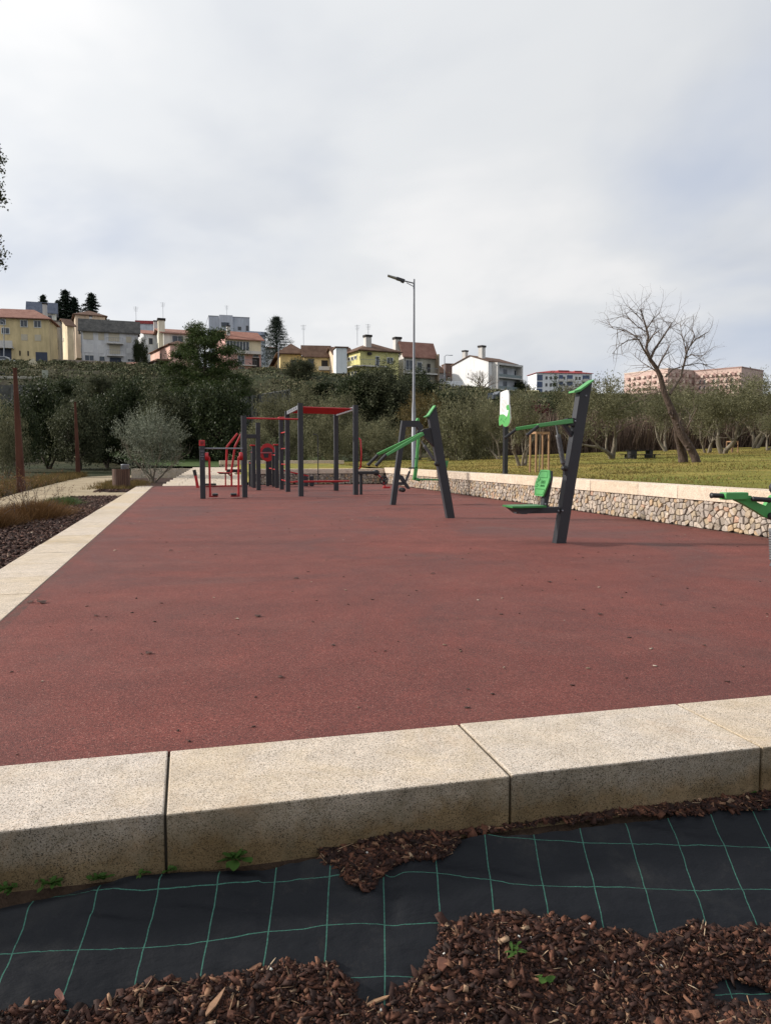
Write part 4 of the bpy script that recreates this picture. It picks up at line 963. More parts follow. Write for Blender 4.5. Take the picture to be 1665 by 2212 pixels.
def cb(x0, d0, z0, x1, d1, z1):
    b = MB(); v = [c + Vector((CR.x * x * .85 + CF.x * d, CR.y * x * .85 + CF.y * d, z * .58)) for x, d, z in ((x0, d0, z0), (x1, d0, z0), (x1, d1, z0), (x0, d1, z0), (x0, d0, z1), (x1, d0, z1), (x1, d1, z1), (x0, d1, z1))]
    return b.add(v, [(0, 3, 2, 1), (4, 5, 6, 7), (0, 1, 5, 4), (1, 2, 6, 5), (2, 3, 7, 6), (3, 0, 4, 7)])
for k in range(4): cb(-.72, -.34 + k * .175, .68, .72, -.34 + k * .175 + .165, .72).build('table_board', PT, t)
cb(-.60, -.30, 0, -.28, .30, .68).build('leg', PT, t); cb(.42, -.30, 0, .60, .30, .68).build('leg', PT, t)
cb(-.85, -.75, .34, .85, -.50, .39).build('bench_board', PT, t); cb(-.85, .50, .34, .85, .75, .39).build('bench_board', PT, t)
for x in (-.6, .5): cb(x, -.75, .0, x + .1, .75, .08).build('runner', PT, t)
for x in (-.6, .5):
    for d in (-.68, .55): cb(x, d, .08, x + .08, d + .1, .34).build('leg', PT, t)
# ------------------------------------------------------------------ trees and shrubs
L_OAK = m_leaf('oak_leaves', (.019, .029, .013), (.062, .076, .032), .5, .2)
L_OAK2 = m_leaf('grey_oak_leaves', (.045, .054, .030), (.125, .130, .072), .55, .2)
L_OLV = m_leaf('olive_leaves', (.078, .080, .042), (.225, .215, .125), .6, .3)
L_OLG = m_leaf('silver_leaves', (.060, .072, .050), (.27, .29, .215), .5, .25)
L_OLY = m_leaf('bronze_leaves', (.085, .065, .025), (.18, .135, .055), .6, .25)
L_PIN = m_leaf('pine_needles', (.026, .046, .014), (.085, .110, .034), .6, .2)
L_CON = m_leaf('conifer_needles', (.014, .026, .018), (.038, .055, .036), .6, .1)
L_DRY = m_leaf('dry_leaves', (.10, .055, .025), (.22, .13, .06), .8, .2)
L_GRN = m_leaf('weed_leaves', (.035, .085, .018), (.09, .17, .04), .5, .3)
B_OAK = m_bark('oak_bark', (.035, .028, .022), (.085, .07, .055))
B_OLV = m_bark('olive_bark', (.10, .085, .065), (.26, .225, .175))
B_BAR = m_bark('bare_bark', (.060, .042, .036), (.20, .16, .135), 9)
B_TRK = m_bark('rusty_bark', (.018, .012, .010), (.15, .11, .09), 16)
def grow(b, rs, p, d, L_, r, lvl, ends, spread=.6, up=.15, kids=3, wob=.18, n=6, shrink=.68, segs=3):
    pts = [p]; rad = [r]
    for i in range(segs):
        d = unit(d + Vector((rs.gauss(0, wob), rs.gauss(0, wob), rs.gauss(0, wob) + up * .3)))
        p = p + d * (L_ / segs); pts.append(p); rad.append(r * (1 - .38 * (i + 1) / segs))
    b.tube(pts, rad, n, cap=False)
    if lvl == 0: ends.append(p); return
    for k in range(kids):
        a = Vector((rs.gauss(0, 1), rs.gauss(0, 1), rs.gauss(0, .6) + up)); dd = unit(d * (1 - spread * .45) + unit(a) * spread)
        q = pts[-1] if k == 0 or rs.random() < .5 else pts[-2]
        grow(b, rs, q, dd, L_ * shrink * rs.uniform(.8, 1.2), rad[-1] * (.82 if k == 0 else .66), lvl - 1, ends, spread, up, kids, wob, max(3, n - 1), shrink, segs)
def clumps(rs, ctr, rad, k, shell=.55, lump=.25):
    """clump centres in an uneven ellipsoid"""
    v = rs.normal(size=(k, 3)); v /= np.linalg.norm(v, axis=1)[:, None]
    ph = rs.uniform(0, 6.28, 6)
    lm = 1 + lump * (np.sin(v[:, 0] * 4 + ph[0]) * np.cos(v[:, 1] * 5 + ph[1]) + .6 * np.sin(v[:, 2] * 7 + ph[2] + v[:, 0] * 5))
    rr_ = rs.uniform(shell ** 3, 1, k) ** (1 / 3.) * lm
    return np.array(ctr) + v * rr_[:, None] * np.array(rad)
def foliage(rs, C, per, sig, ln, wd, up=.3, flat=1.0):
    k = len(C); P = np.repeat(C, per, 0); s = np.repeat(sig * rs.uniform(.6, 1.5, k), per)[:, None]
    return leaf_quads(rs, P + rs.normal(size=P.shape) * s * np.array([1, 1, flat]), ln, wd, up)
def ends_arr(e): return np.array([tuple(x) for x in e])
TREES = {}
def proto(kind, v=0):
    if (kind, v) in TREES: return TREES[(kind, v)]
    rs = np.random.RandomState(100 + v * 7 + len(kind) * 31); pr = random.Random(50 + v * 13 + len(kind)); b = MB(); e = []
    if kind == 'oak':
        for k in range(3): grow(b, pr, Vector((0, 0, -.2)), unit((pr.gauss(0, .35), pr.gauss(0, .35), 1)), 1.9, .16, 3, e, .7, .25)
        C = np.vstack([clumps(rs, (0, 0, 3.3), (2.7, 2.7, 2.7), 300, .5, .30), clumps(rs, (pr.uniform(-1, 1), pr.uniform(-1, 1), 4.6), (1.7, 1.7, 1.5), 110, .4, .3)]); C = C[C[:, 2] > .5]
        V, F = foliage(rs, C, 46, .27, .20, .13); mats = (B_OAK, L_OAK2 if v == 2 else L_OAK)
    elif kind in ('olive', 'olive_bronze'):
        for k in range(2 + v % 2): grow(b, pr, Vector((pr.gauss(0, .08), pr.gauss(0, .08), -.2)), unit((pr.gauss(0, .45), pr.gauss(0, .3), 1)), 1.35, .15, 3, e, .62, .30, 3, .22)
        E_ = ends_arr(e); C = np.vstack([E_ + rs.normal(0, .18, E_.shape), clumps(rs, (E_[:, 0].mean(), E_[:, 1].mean(), 3.1), (1.9, 1.9, 1.15), 170, .45, .3)]); C = C[C[:, 2] > 1.25]
        V, F = foliage(rs, C, 44, .19, .15, .042, .5); mats = (B_OLV, L_OLY if kind == 'olive_bronze' else L_OLV)
    elif kind == 'olive_bush':
        for k in range(5): grow(b, pr, Vector((pr.gauss(0, .06), pr.gauss(0, .06), -.1)), unit((pr.gauss(0, .5), pr.gauss(0, .5), 1)), 1.05, .05, 3, e, .5, .35)
        C = clumps(rs, (0, 0, 1.62), (1.32, 1.32, 1.22), 190, .25, .30); C = C[C[:, 2] > .35]
        V, F = foliage(rs, C, 30, .11, .13, .036, .7)
        # upright shoots make the outline spiky
        k = 330; v_ = rs.normal(size=(k, 3)); v_[:, 2] = np.abs(v_[:, 2]) * 1.1; v_ /= np.linalg.norm(v_, axis=1)[:, None]
        t = np.linspace(.55, 1.0, 26)[None, :] * rs.uniform(1.0, 1.32, (k, 1)); Cs = (np.array([0, 0, 1.6]) + v_[:, None, :] * t[:, :, None] * np.array([1.40, 1.40, 1.22]) + np.array([0, 0, .8]) * (t[:, :, None] - .72)).reshape(-1, 3)
        V2, F2 = leaf_quads(rs, Cs + rs.normal(0, .02, Cs.shape), .095, .024, .9); F = np.vstack([F, F2 + len(V)]); V = np.vstack([V, V2]); mats = (B_OLV, L_OLG)
    elif kind == 'shrub':
        for k in range(4): grow(b, pr, Vector((pr.gauss(0, .2), pr.gauss(0, .2), -.1)), unit((pr.gauss(0, .4), pr.gauss(0, .4), 1)), .9, .05, 2, e, .6, .3)
        C = clumps(rs, (0, 0, 1.5), (1.9, 1.9, 1.6), 220, .3, .3); C = C[C[:, 2] > .1]
        V, F = foliage(rs, C, 55, .20, .15, .05, .7); mats = (B_OLV, L_OLV)
    elif kind == 'pine':
        b.tube([(0, 0, -.5), (.15, 0, 3.5), (0, .1, 7), (.1, 0, 11.5)], [.24, .19, .13, .04], 8)
        Cs = []
        for k in range(46):
            z = 2.4 + 9.4 * (k / 46.) ** .9; a = k * 2.4 + pr.uniform(-.4, .4); prof = np.interp(z, [2.4, 4.5, 6.5, 9, 11, 12], [2.4, 3.3, 2.9, 2.7, 1.7, .5]) * pr.uniform(.65, 1.12)
            tip = Vector((math.cos(a) * prof, math.sin(a) * prof, z + .35)); b.tube([(0.05, 0, z - .25), tip * .55 + Vector((0, 0, z * .45 - .12)), tip], [.055, .035, .012], 5, cap=False)
            for t in (.55, .75, .92, 1.0): Cs.append([(tip.x) * t + pr.gauss(0, .16), tip.y * t + pr.gauss(0, .16), z + .3 * t + pr.gauss(0, .14)]); Cs.append([(tip.x) * t + pr.gauss(0, .4), tip.y * t + pr.gauss(0, .4), z + .3 * t + pr.gauss(0, .2)])
        V, F = foliage(rs, np.array(Cs), 120, .27, .28, .06, .5, .7); mats = (B_OAK, L_PIN)
    elif kind in ('spruce', 'cedar'):
        H_ = 10.; b.tube([(0, 0, -.5), (0, 0, H_)], [.22, .03], 6); Cs = []
        wide = 1.0 if kind == 'spruce' else 1.75
        for k in range(120):
            t = (k / 120.) ** .9; z = 1.0 + t * (H_ - 1.1); prof = wide * (2.2 * (1 - t) ** (.9 if kind == 'spruce' else .75) + .05) * (pr.uniform(.35, 1.15) if kind == 'spruce' else pr.uniform(.6, 1.12)); a = k * 2.4
            if kind == 'spruce': b.tube([(0, 0, z), (math.cos(a) * prof, math.sin(a) * prof, z - .3)], [.03, .008], 3, cap=False)
            for s in np.linspace(.2, 1, 6): Cs.append([math.cos(a) * prof * s, math.sin(a) * prof * s, z - (.28 if kind == 'spruce' else -.05) * s * (1 + prof * .3)])
        V, F = foliage(rs, np.array(Cs), 20 if kind == 'spruce' else 34, .08 if kind == 'spruce' else .20, .17, .07, .1, .6); mats = (B_OAK, L_CON)
    elif kind == 'cypress':
        b.tube([(0, 0, -.5), (0, 0, 5.5)], [.12, .03], 6)
        C = clumps(rs, (0, 0, 3.5), (.78, .78, 3.3), 260, .3, .25)
        V, F = foliage(rs, C, 40, .14, .14, .06, .9); mats = (B_OAK, L_OAK)
    elif kind == 'bare_bush':
        for k in range(7): grow(b, pr, Vector((0, 0, -.1)), unit((pr.gauss(0, .5), pr.gauss(0, .5), 1)), 2.2, .20, 4, e, .5, .3, 3, .12, 5)
        mats = (m_bark('pale_twigs', (.16, .13, .11), (.30, .26, .22)), None); V = None
    tm = b.mesh('trunk', mats[0]); cm = numesh('crown', V, F, mats[1], 4) if V is not None else None
    TREES[(kind, v)] = (tm, cm); return tm, cm
def tree(kind, v, loc, sx, sz, rz, label, cat='tree', group=None, name=None):
    t = thing(name or {'oak': 'oak_tree', 'olive': 'olive_tree', 'olive_bronze': 'olive_tree', 'olive_bush': 'olive_bush', 'spruce': 'spruce_tree', 'cedar': 'cedar_tree', 'pine': 'pine_tree', 'cypress': 'cypress_tree', 'shrub': 'shrub', 'bare_bush': 'bare_tree'}[kind], label, cat, loc, group)
    tm, cm = proto(kind, v)
    for nm, me in (('trunk', tm), ('crown', cm)):
        if me is None: continue
        o = link(nm, me, t); o.rotation_euler.z = rz; o.scale = (sx, sx, sz)
    return t
def on_ground(px, py, D, z=None):
    p = site(px, py, D); p.z = float(ground_z(p.x, p.y)) if z is None else z; return p
def tree_px(kind, v, px, ytop, D, wpx, hproto, wproto, label, group=None, z=None, rz=None, cat='tree', name=None):
    """tree whose crown is wpx wide and reaches ytop as surveyed from the viewpoint, D metres away"""
    p = on_ground(px, 985, D, z); h = site(px, ytop, D).z - p.z; w = wpx / FPX * D
    return tree(kind, v, p, w / wproto, h / hproto, (px * 1.7) % 6.28 if rz is None else rz, label, cat, group, name)
# dark holm oaks on the left and centre
OAK = [(40, 872, 52, 96, 0, 'dark oak behind the nearer rust pole'), (105, 832, 58, 116, 1, 'dark oak between the two rust poles'), (172, 856, 56, 110, 2, 'dark oak directly behind the farther rust pole'),
       (232, 858, 60, 96, 0, 'broad dark oak rising behind the litter bin'), (290, 828, 62, 104, 1, 'dark oak behind the left half of the silvery olive bush'), (352, 852, 58, 110, 2, 'dark oak behind the right half of the silvery olive bush'),
       (408, 846, 60, 110, 1, 'dark oak left of the pine foot'), (480, 835, 57, 130, 0, 'dark oak before the foot of the pine and left of the rig'),
       (778, 805, 85, 110, 1, 'dark oak below the lime yellow house'), (838, 796, 84, 130, 2, 'tall dark oak just left of the street lamp pole'), (900, 806, 88, 110, 0, 'dark oak right behind the street lamp pole'), (945, 848, 80, 80, 1, 'small dark oak below the stone clad house'),
       (647, 778, 112, 72, 2, 'dark round tree in front of the yellow house'), (310, 735, 150, 34, 0, 'dark tree squeezed between the white house and the pink house'), (1128, 825, 155, 40, 1, 'dark tree right of the white gabled house'), (612, 812, 118, 66, 0, 'low dark tree left below the yellow house')]
for px, yt, D, w, v, lab in OAK: tree_px('oak', v, px, yt, D, w, 6.2, 5.9, lab, 'dark evergreen oaks')
OLV = [(1321, 810, 37, 180, 0, 'olive', 'olive with a twisted pale trunk left of the picnic table'), (1129, 838, 30, 116, 1, 'olive', 'olive with a short pale trunk right of the information sign'),
       (1563, 812, 40, 190, 2, 'olive', 'large spreading olive right of the leaning bare tree'), (1528, 850, 43, 90, 1, 'olive', 'slim olive with a thin pale trunk behind the spreading one'),
       (1655, 880, 44, 84, 0, 'olive', 'small olive at the right edge of the lawn'), (1440, 822, 50, 104, 2, 'olive', 'olive behind the trunk of the leaning bare tree'),
       (1240, 822, 42, 84, 2, 'olive', 'olive behind the top of the chest press post'), (1625, 806, 50, 130, 1, 'olive', 'tall far olive below the right end of the pink blocks'), (1490, 820, 56, 100, 0, 'olive', 'far olive between the bare tree and the spreading olive'),
       (904, 842, 50, 100, 1, 'olive_bronze', 'bronze tinted olive right beside the street lamp pole'), (1080, 862, 44, 80, 0, 'olive', 'grey green olive left of the information sign')]
for px, yt, D, w, v, kd, lab in OLV:
    p = site(px, 985, D); tree_px(kd, v, px, yt, D, w, 4.5, 4.4, lab, 'olive trees round the lawn', z=float(lawn_z(p.x, p.y)) if p.x > 8.3 and p.y < 56 else None, rz=(px * 1.7) % 6.28)
SHR = [(985, 850, 46, 140, 0, 'broad olive green shrub right of the street lamp'), (1040, 880, 48, 90, 1, 'low olive green shrub between the lamp and the information sign'), (700, 888, 52, 90, 1, 'grey green shrub seen through the climbing rig'), (640, 905, 55, 70, 0, 'shrub behind the stepped posts'),
       (770, 905, 56, 90, 0, 'shrub behind the right rig post'), (830, 912, 54, 90, 1, 'shrub behind the green lever arms'), (880, 925, 52, 70, 0, 'low shrub beside the lamp pole'), (590, 848, 78, 90, 0, 'olive green shrub on the slope left of the far wall end'), (660, 845, 76, 100, 1, 'wide olive green shrub on the slope behind the rig'), (730, 850, 74, 90, 0, 'shrub on the slope right of the rig'),
       (8, 882, 44, 90, 1, 'greyish shrub at the left edge of the picture'), (560, 915, 50, 70, 1, 'dull green shrub behind the first rig post')]
for px, yt, D, w, v, lab in SHR: tree_px('shrub', v, px, yt, D, w, 3.1, 4.0, lab, 'shrubs along the slope', cat='shrub')
SLOPE = [(150, 822, 92, 80, 1, 'dark oak on the slope below the grey roofed house'), (225, 812, 98, 60, 2, 'dark oak on the slope above the litter bin'), (365, 812, 90, 80, 1, 'dark oak just left of the pine crown'), (525, 826, 86, 60, 2, 'dark oak on the slope right of the pine'), (690, 826, 100, 80, 1, 'dark oak on the slope between the yellow and lime houses'), (990, 846, 92, 70, 2, 'dark oak under the masonry wall'), (1100, 852, 90, 70, 0, 'dark oak behind the information sign')]
for px, yt, D, w, v, lab in SLOPE: tree_px('oak', v, px, yt, D, w, 6.2, 5.9, lab, 'dark evergreen oaks')
pb = site(330, 1030, 35); tree('olive_bush', 0, (pb.x, pb.y, -.05), 1.0, 1.02, .4, 'round silvery olive bush with upright shoots beside the litter bin', 'bush')
tree_px('pine', 0, 448, 706, 70, 176, 12.2, 6.4, 'tall open crowned pine in front of the pink houses', cat='tree')
tree_px('cedar', 0, 600, 682, 172, 112, 10.2, 7.6, 'dark pointed cedar above the yellow house', z=20)
for px, yt, w, v, kd, lab in ((105, 632, 92, 0, 'spruce', 'thin pale topped spruce left of the other spruces'), (136, 645, 92, 0, 'spruce', 'short spruce left of the tallest one'), (152, 621, 125, 0, 'spruce', 'tallest spruce on the ridge above the grey roofed house'), (170, 637, 100, 0, 'spruce', 'spruce right of the tallest one'), (207, 628, 118, 0, 'spruce', 'lone leaning spruce at the right end of the group'), (-14, 640, 80, 0, 'spruce', 'spruce top at the left edge')):
    tree_px(kd, v, px, yt, 205, w, 10.2, 4.0, lab, 'spruces on the ridge', z=27)
tree_px('cypress', 0, 1200, 818, 58, 44, 7.0, 1.75, 'dark columnar cypress behind the chest press arms')
tree_px('bare_bush', 0, 1040, 797, 120, 76, 6.2, 6.6, 'pale leafless tree in front of the white gabled house')
# the big leaning bare tree on the lawn
def lean_tree():
    D = 28; base = site(1492, 1010, D); t = thing('bare_tree', 'leafless leaning tree with a dark gnarled trunk on the lawn', 'tree', (base.x, base.y, float(lawn_z(base.x, base.y))))
    pr = random.Random(4)
    def c(x, y, dd=0): return site(1290.4 + .225 * x, 626.8 + .225 * y, D + dd)
    b = MB()
    b.tube([c(965, 1735), c(935, 1610), c(890, 1520), c(800, 1385), c(745, 1240), c(690, 1110), c(640, 990), c(600, 830), c(560, 745), c(495, 655)], [.175, .15, .145, .15, .135, .12, .10, .085, .075, .065], 12)
    for q_ in range(18):   # burrs
        s = pr.random(); p = c(940 - 260 * s + pr.uniform(-30, 30), 1620 - 500 * s, pr.uniform(-.12, -.05)); b.lathe(p, [(0, -.05), (.05, -.03), (.06, 0), (.04, .04), (0, .05)], 7)
    b.build('trunk', B_TRK, t)
    b = MB(); b.tube([c(822, 1690, .5), c(815, 1590, .5), c(792, 1490, .4), c(765, 1395, .15), c(750, 1300, 0)], [.19, .17, .145, .12, .09], 10); b.build('trunk', B_TRK, t)
    limbs = [[(495, 655), (440, 570), (400, 490), (360, 440)], [(495, 655), (465, 560), (485, 450), (465, 360), (430, 250), (410, 180)], [(510, 650), (545, 570), (600, 490), (640, 430), (690, 350), (715, 310)],
             [(575, 750), (600, 690), (655, 600), (700, 510)], [(690, 1000), (745, 910), (795, 830), (835, 680), (850, 600), (885, 535), (940, 470), (1060, 400)], [(485, 500), (530, 430), (600, 380)], [(470, 370), (510, 310), (553, 235)],
             [(830, 1370), (880, 1280), (920, 1200), (955, 1130)], [(880, 1280), (885, 1210), (910, 1180)], [(420, 455), (360, 440), (270, 385), (150, 370), (110, 320)], [(400, 470), (290, 480), (200, 540), (140, 610)], [(600, 830), (560, 780), (500, 740), (420, 690), (340, 620)],
             [(640, 960), (560, 980), (460, 1000), (390, 1060)], [(850, 600), (830, 520), (800, 400), (795, 330)], [(885, 535), (930, 440), (890, 350)], [(650, 830), (720, 760), (860, 720), (980, 700), (1050, 720)], [(835, 650), (900, 620), (990, 640), (1030, 610)], [(430, 300), (370, 230), (290, 160)], [(465, 400), (380, 350), (270, 250), (205, 260)], [(760, 1200), (790, 1180), (810, 1140)]]
    for i, l in enumerate(limbs):
        dd = pr.uniform(-1.1, 1.1) if i else -.6; k = len(l); b = MB(); e = []
        pts = [c(x, y, dd * (j / (k - 1))) for j, (x, y) in enumerate(l)]; r0 = (.042, .060, .050, .040, .052, .035, .03, .036, .02, .024, .024, .026, .026, .022, .022, .03, .022, .02, .02, .014)[i]
        b.tube(pts, [r0 * (1 - .72 * j / (k - 1)) for j in range(k)], 7, cap=False)
        ln = .62
        for j in range(1, k):
            for s in np.linspace(.1, 1, 4 if i not in (7, 8, 19) else 1):
                p = pts[j - 1].lerp(pts[j], float(s)); d0 = unit(pts[j] - pts[j - 1]); a = unit((pr.gauss(0, 1), pr.gauss(0, 1), pr.gauss(0, .8) + .25))
                grow(b, pr, p, unit(d0 * .45 + a * .8), ln * pr.uniform(.5, 1.1), .0095, 2, e, .6, .1, 2, .2, 4, .66, 2)
        b.build('branch', B_BAR, t)
lean_tree()
# out-of-frame tree on the left whose sprays hang into view
def edge_tree():
    D = 11.0; base = site(-1400, 1130, D); t = thing('oak_tree', 'leafy branch tips of a near tree hanging in at the upper left edge', 'tree', (base.x, base.y, -.12))
    pr = random.Random(2); rs = np.random.RandomState(6); b = MB(); top = site(-1330, 500, D)
    b.tube([Vector((base.x, base.y, -.3)), base.lerp(top, .4) + Vector((.1, 0, 0)), base.lerp(top, .8), top], [.16, .13, .09, .06], 10); b.build('trunk', B_OAK, t)
    for pts, tips in (([(-1330, 500), (-800, 360), (-120, 330), (-40, 350), (-8, 356)], [(-25, 330), (-14, 352), (2, 345), (8, 341), (-5, 372), (9, 372), (13, 343), (-10, 362), (-2, 335), (-4, 308), (-1, 325)]),
                      ([(-1330, 540), (-700, 470), (-110, 430), (-30, 415), (2, 425)], [(-20, 415), (-6, 405), (1, 412), (4, 420), (6, 432), (2, 400), (13, 442), (-8, 432), (9, 438), (-2, 396)]),
                      ([(-1335, 600), (-700, 590), (-120, 560), (-40, 545), (-5, 552)], [(-24, 545), (-6, 550), (2, 562), (7, 571), (12, 578), (-2, 540), (-12, 562), (14, 552), (8, 546), (0, 530), (0, 510)])):
        P = [site(x, y, D) for x, y in pts]; b = MB(); b.tube(P, [.022, .016, .012, .008, .004], 6); C = []
        for x, y in tips:
            q_ = site(x, y, D + pr.uniform(-.25, .25)); o = P[-2].lerp(P[-1], pr.uniform(.2, 1)); b.tube([o, o.lerp(q_, .6) + Vector((0, 0, .01)), q_], [.005, .003, .0015], 4, cap=False)
            for k in range(3): s = .55 + .225 * k; C.append(o.lerp(q_, s))
        b.build('branch', B_OAK, t)
        for q_ in range(26): C.append(P[2].lerp(P[3], pr.uniform(-1.6, .9)) + Vector((pr.gauss(0, .12), pr.gauss(0, .12), pr.gauss(0, .16))))
        V, F = foliage(rs, ends_arr(C), 11, .030, .042, .024, .3); V = V - np.array([base.x, base.y, -.12])
        o = link('crown', numesh('crown', V, F, L_OAK, 4), t)
edge_tree()
# saplings inside the guards
for g, px, py, lab, mt in ((g1, 1166, 879, 'thin sapling with a few dark red leaves inside the nearer timber guard', m_leaf('plum_leaves', (.035, .012, .014), (.08, .03, .03), .5, .2)), (g2, 1578, 905, 'young thin tree inside the small far timber guard', L_OLV)):
    D = g.x * CF.x + g.y * CF.y; h = site(px, py, D).z - g.z; t = thing('sapling', lab, 'young tree', (g.x, g.y, g.z), 'saplings in timber guards')
    pr = random.Random(int(px)); b = MB(); e = []; b.tube([(g.x, g.y, g.z - .1), (g.x + .02, g.y, g.z + h * .55), (g.x, g.y, g.z + h * .75)], [.018, .014, .010], 8)
    grow(b, pr, Vector((g.x, g.y, g.z + h * .72)), Vector((0, 0, 1)), h * .14, .010, 3, e, .7, .2, 3, .2, 4); b.build('trunk', B_OLV, t)
    rs = np.random.RandomState(3); V, F = foliage(rs, ends_arr(e), 5, .06, .075, .045); V = V - np.array([g.x, g.y, g.z]); link('crown', numesh('crown', V, F, mt, 4), t)
# brown winter thicket behind the lawn, scrub on the hillside, verge grass
def thicket():
    rs = np.random.RandomState(14); n = 42000
    px = rs.uniform(940, 1800, n); D = rs.uniform(54, 64, n); xr = (px - 832.5) / FPX * D
    X = CR.x * xr + CF.x * D; Y = CR.y * xr + CF.y * D; Z = .9 + .3 * sst(1300, 1700, px)
    h = rs.uniform(1.2, 3.4, n) * (1 + .15 * np.sin(px * .05)); w = rs.uniform(.012, .035, n); lean = rs.normal(0, .28, (n, 2)); a = rs.uniform(0, 6.28, n)
    z0 = Z + rs.uniform(0, 1.4, n); dx, dy = np.cos(a) * w, np.sin(a) * w
    V = np.stack([np.stack([X - dx, Y - dy, z0 - .3], 1), np.stack([X + dx, Y + dy, z0 - .3], 1), np.stack([X + dx * .3 + lean[:, 0] * h * .6, Y + dy * .3 + lean[:, 1] * h * .6, Z + h], 1), np.stack([X - dx * .3 + lean[:, 0] * h * .6, Y - dy * .3 + lean[:, 1] * h * .6, Z + h], 1)], 1).reshape(-1, 3)
    link('thicket', numesh('thicket', V, np.arange(4 * n).reshape(-1, 4), m_island('winter_twigs', [(0, (.060, .040, .032)), (.5, (.125, .085, .068)), (.85, (.19, .135, .105)), (1, (.26, .20, .15))], .95, 2), 4), label='dense brown leafless winter thicket filling the background behind the olive trees', category='thicket', kind='stuff')
    n = 6400; px = rs.uniform(-150, 1750, n); D = rs.uniform(66, 150, n) ** 1.0; xr = (px - 832.5) / FPX * D
    C = np.stack([CR.x * xr + CF.x * D, CR.y * xr + CF.y * D], 1); Z = ground_z(C[:, 0], C[:, 1]); sc = rs.uniform(.35, 1.0, n) * np.interp(D, [66, 105, 125, 150], [.8, 1.1, .55, .5])
    P = np.repeat(np.c_[C, Z + sc * .45], 46, 0); s = np.repeat(sc, 46)[:, None]; Vq, Fq = leaf_quads(rs, P + rs.normal(size=P.shape) * s * np.array([.55, .55, .30]), .34, .20)
    n_ = NB('scrub'); cc = n_.ramp(n_.geo.outputs['Random Per Island'], [(0, (.055, .062, .034)), (.6, (.115, .120, .068)), (.85, (.155, .145, .090)), (1, (.20, .165, .11))])
    cc = n_.mix(1.0, cc, n_.ramp(n_.noise(.12, 4, .6), [(.35, (.6, .72, .6)), (.65, (1.25, 1.15, 1.1))]), 'MULTIPLY')
    link('hillside_scrub', numesh('hillside_scrub', Vq, Fq, n_.fin(cc, .9, 0, None, .2), 4), label='low mixed green and brown scrub covering the hillside below the houses', category='scrub', kind='stuff')
thicket()
def tufts(name, label, pts, per, h, w, mat, seed, spread=.12):
    rs = np.random.RandomState(seed); P = np.repeat(np.array(pts), per, 0); n = len(P); P = P + np.c_[rs.normal(0, spread, (n, 2)), np.zeros(n)]
    a = rs.uniform(0, 6.28, n); hh = h * rs.uniform(.4, 1.2, n); le = rs.normal(0, .35, (n, 2)) * hh[:, None]; dx, dy = np.cos(a) * w / 2, np.sin(a) * w / 2
    V = np.stack([P - np.c_[dx, dy, np.zeros(n)], P + np.c_[dx, dy, np.zeros(n)], P + np.c_[le, hh]], 1).reshape(-1, 3)
    return link(name, numesh(name, V, np.arange(3 * n).reshape(-1, 3), mat, 3), label=label, category='grass', kind='stuff')
rs = np.random.RandomState(9)
M_VG = m_leaf('verge_grass', (.07, .065, .022), (.22, .14, .055), .85, .2)
pts = [(-5.5 - abs(rs.normal(0, .8)) - .008 * y, y, -.12) for y in rs.uniform(12, 50, 900)]
tufts('verge_grass', 'dry brown and orange grass along the far side of the gravel path', pts, 26, .34, .022, M_VG, 4)
pts = [(x + rs.normal(0, .2), y, -.06) for x, y in zip(rs.uniform(-3.3, -1.95, 260), rs.uniform(29, 37, 260))]
tufts('bed_grass', 'brownish ground cover round the olive bush behind the litter bin', pts, 20, .16, .018, M_VG, 5)
# plants in the left bed
def grass_clump(label, x, y, r, h, mat, n, seed, cat='plant', name='bed_plant', tw=True):
    t = thing(name, label, cat, (x, y, -.08)); rs = np.random.RandomState(seed)
    P = np.c_[rs.normal(0, r * .45, n) , rs.normal(0, r * .9, n), np.zeros(n)]; hh = h * rs.uniform(.3, 1.1, n) * np.exp(-(P[:, 0] / r) ** 2 * .6); a = rs.uniform(0, 6.28, n)
    le = np.c_[P[:, 0] * .4 + rs.normal(0, .25 * h, n), P[:, 1] * .3 + rs.normal(0, .25 * h, n), hh]; w = .006; d = np.c_[np.cos(a) * w, np.sin(a) * w, np.zeros(n)]
    V = np.stack([P - d, P + d, P + le], 1).reshape(-1, 3); link('foliage', numesh('foliage', V, np.arange(3 * n).reshape(-1, 3), mat, 3), t)
    if tw:
        pr = random.Random(seed); b = MB(); e = []
        for k in range(16): grow(b, pr, Vector((x + pr.gauss(0, r * .4), y + pr.gauss(0, r * .6), -.06)), unit((pr.gauss(0, .5), pr.gauss(0, .5), 1)), h * 1.25, .0065, 2, e, .6, .2, 3, .2, 3)
        b.build('stem', bpy.data.materials['bare_bark'], t, kind='stuff')
        V, F = foliage(rs, ends_arr(e), 6, .025, .035, .014); V = V - np.array([x, y, -.08]); link('seed_head', numesh('seed_head', V, F, L_DRY, 4), t)
grass_clump('long orange brown dying plant cushion in the bed between path and kerb', -3.0, 16.6, .62, .36, m_leaf('rusty_stems', (.08, .04, .016), (.22, .12, .05), .8, .2), 5200, 3)
grass_clump('second brown dying cushion with tall dry seed stems nearer the left edge', -3.35, 14.6, .45, .34, bpy.data.materials['rusty_stems'], 4200, 5)
grass_clump('bright green low plant clump at the far end of the bed', -3.05, 20.3, .4, .24, m_leaf('bed_green', (.03, .06, .018), (.09, .14, .04), .6, .2), 3400, 7, tw=False)
grass_clump('small green clump at the left picture edge of the bed', -3.55, 13.2, .28, .26, bpy.data.materials['bed_green'], 1800, 8, tw=False)
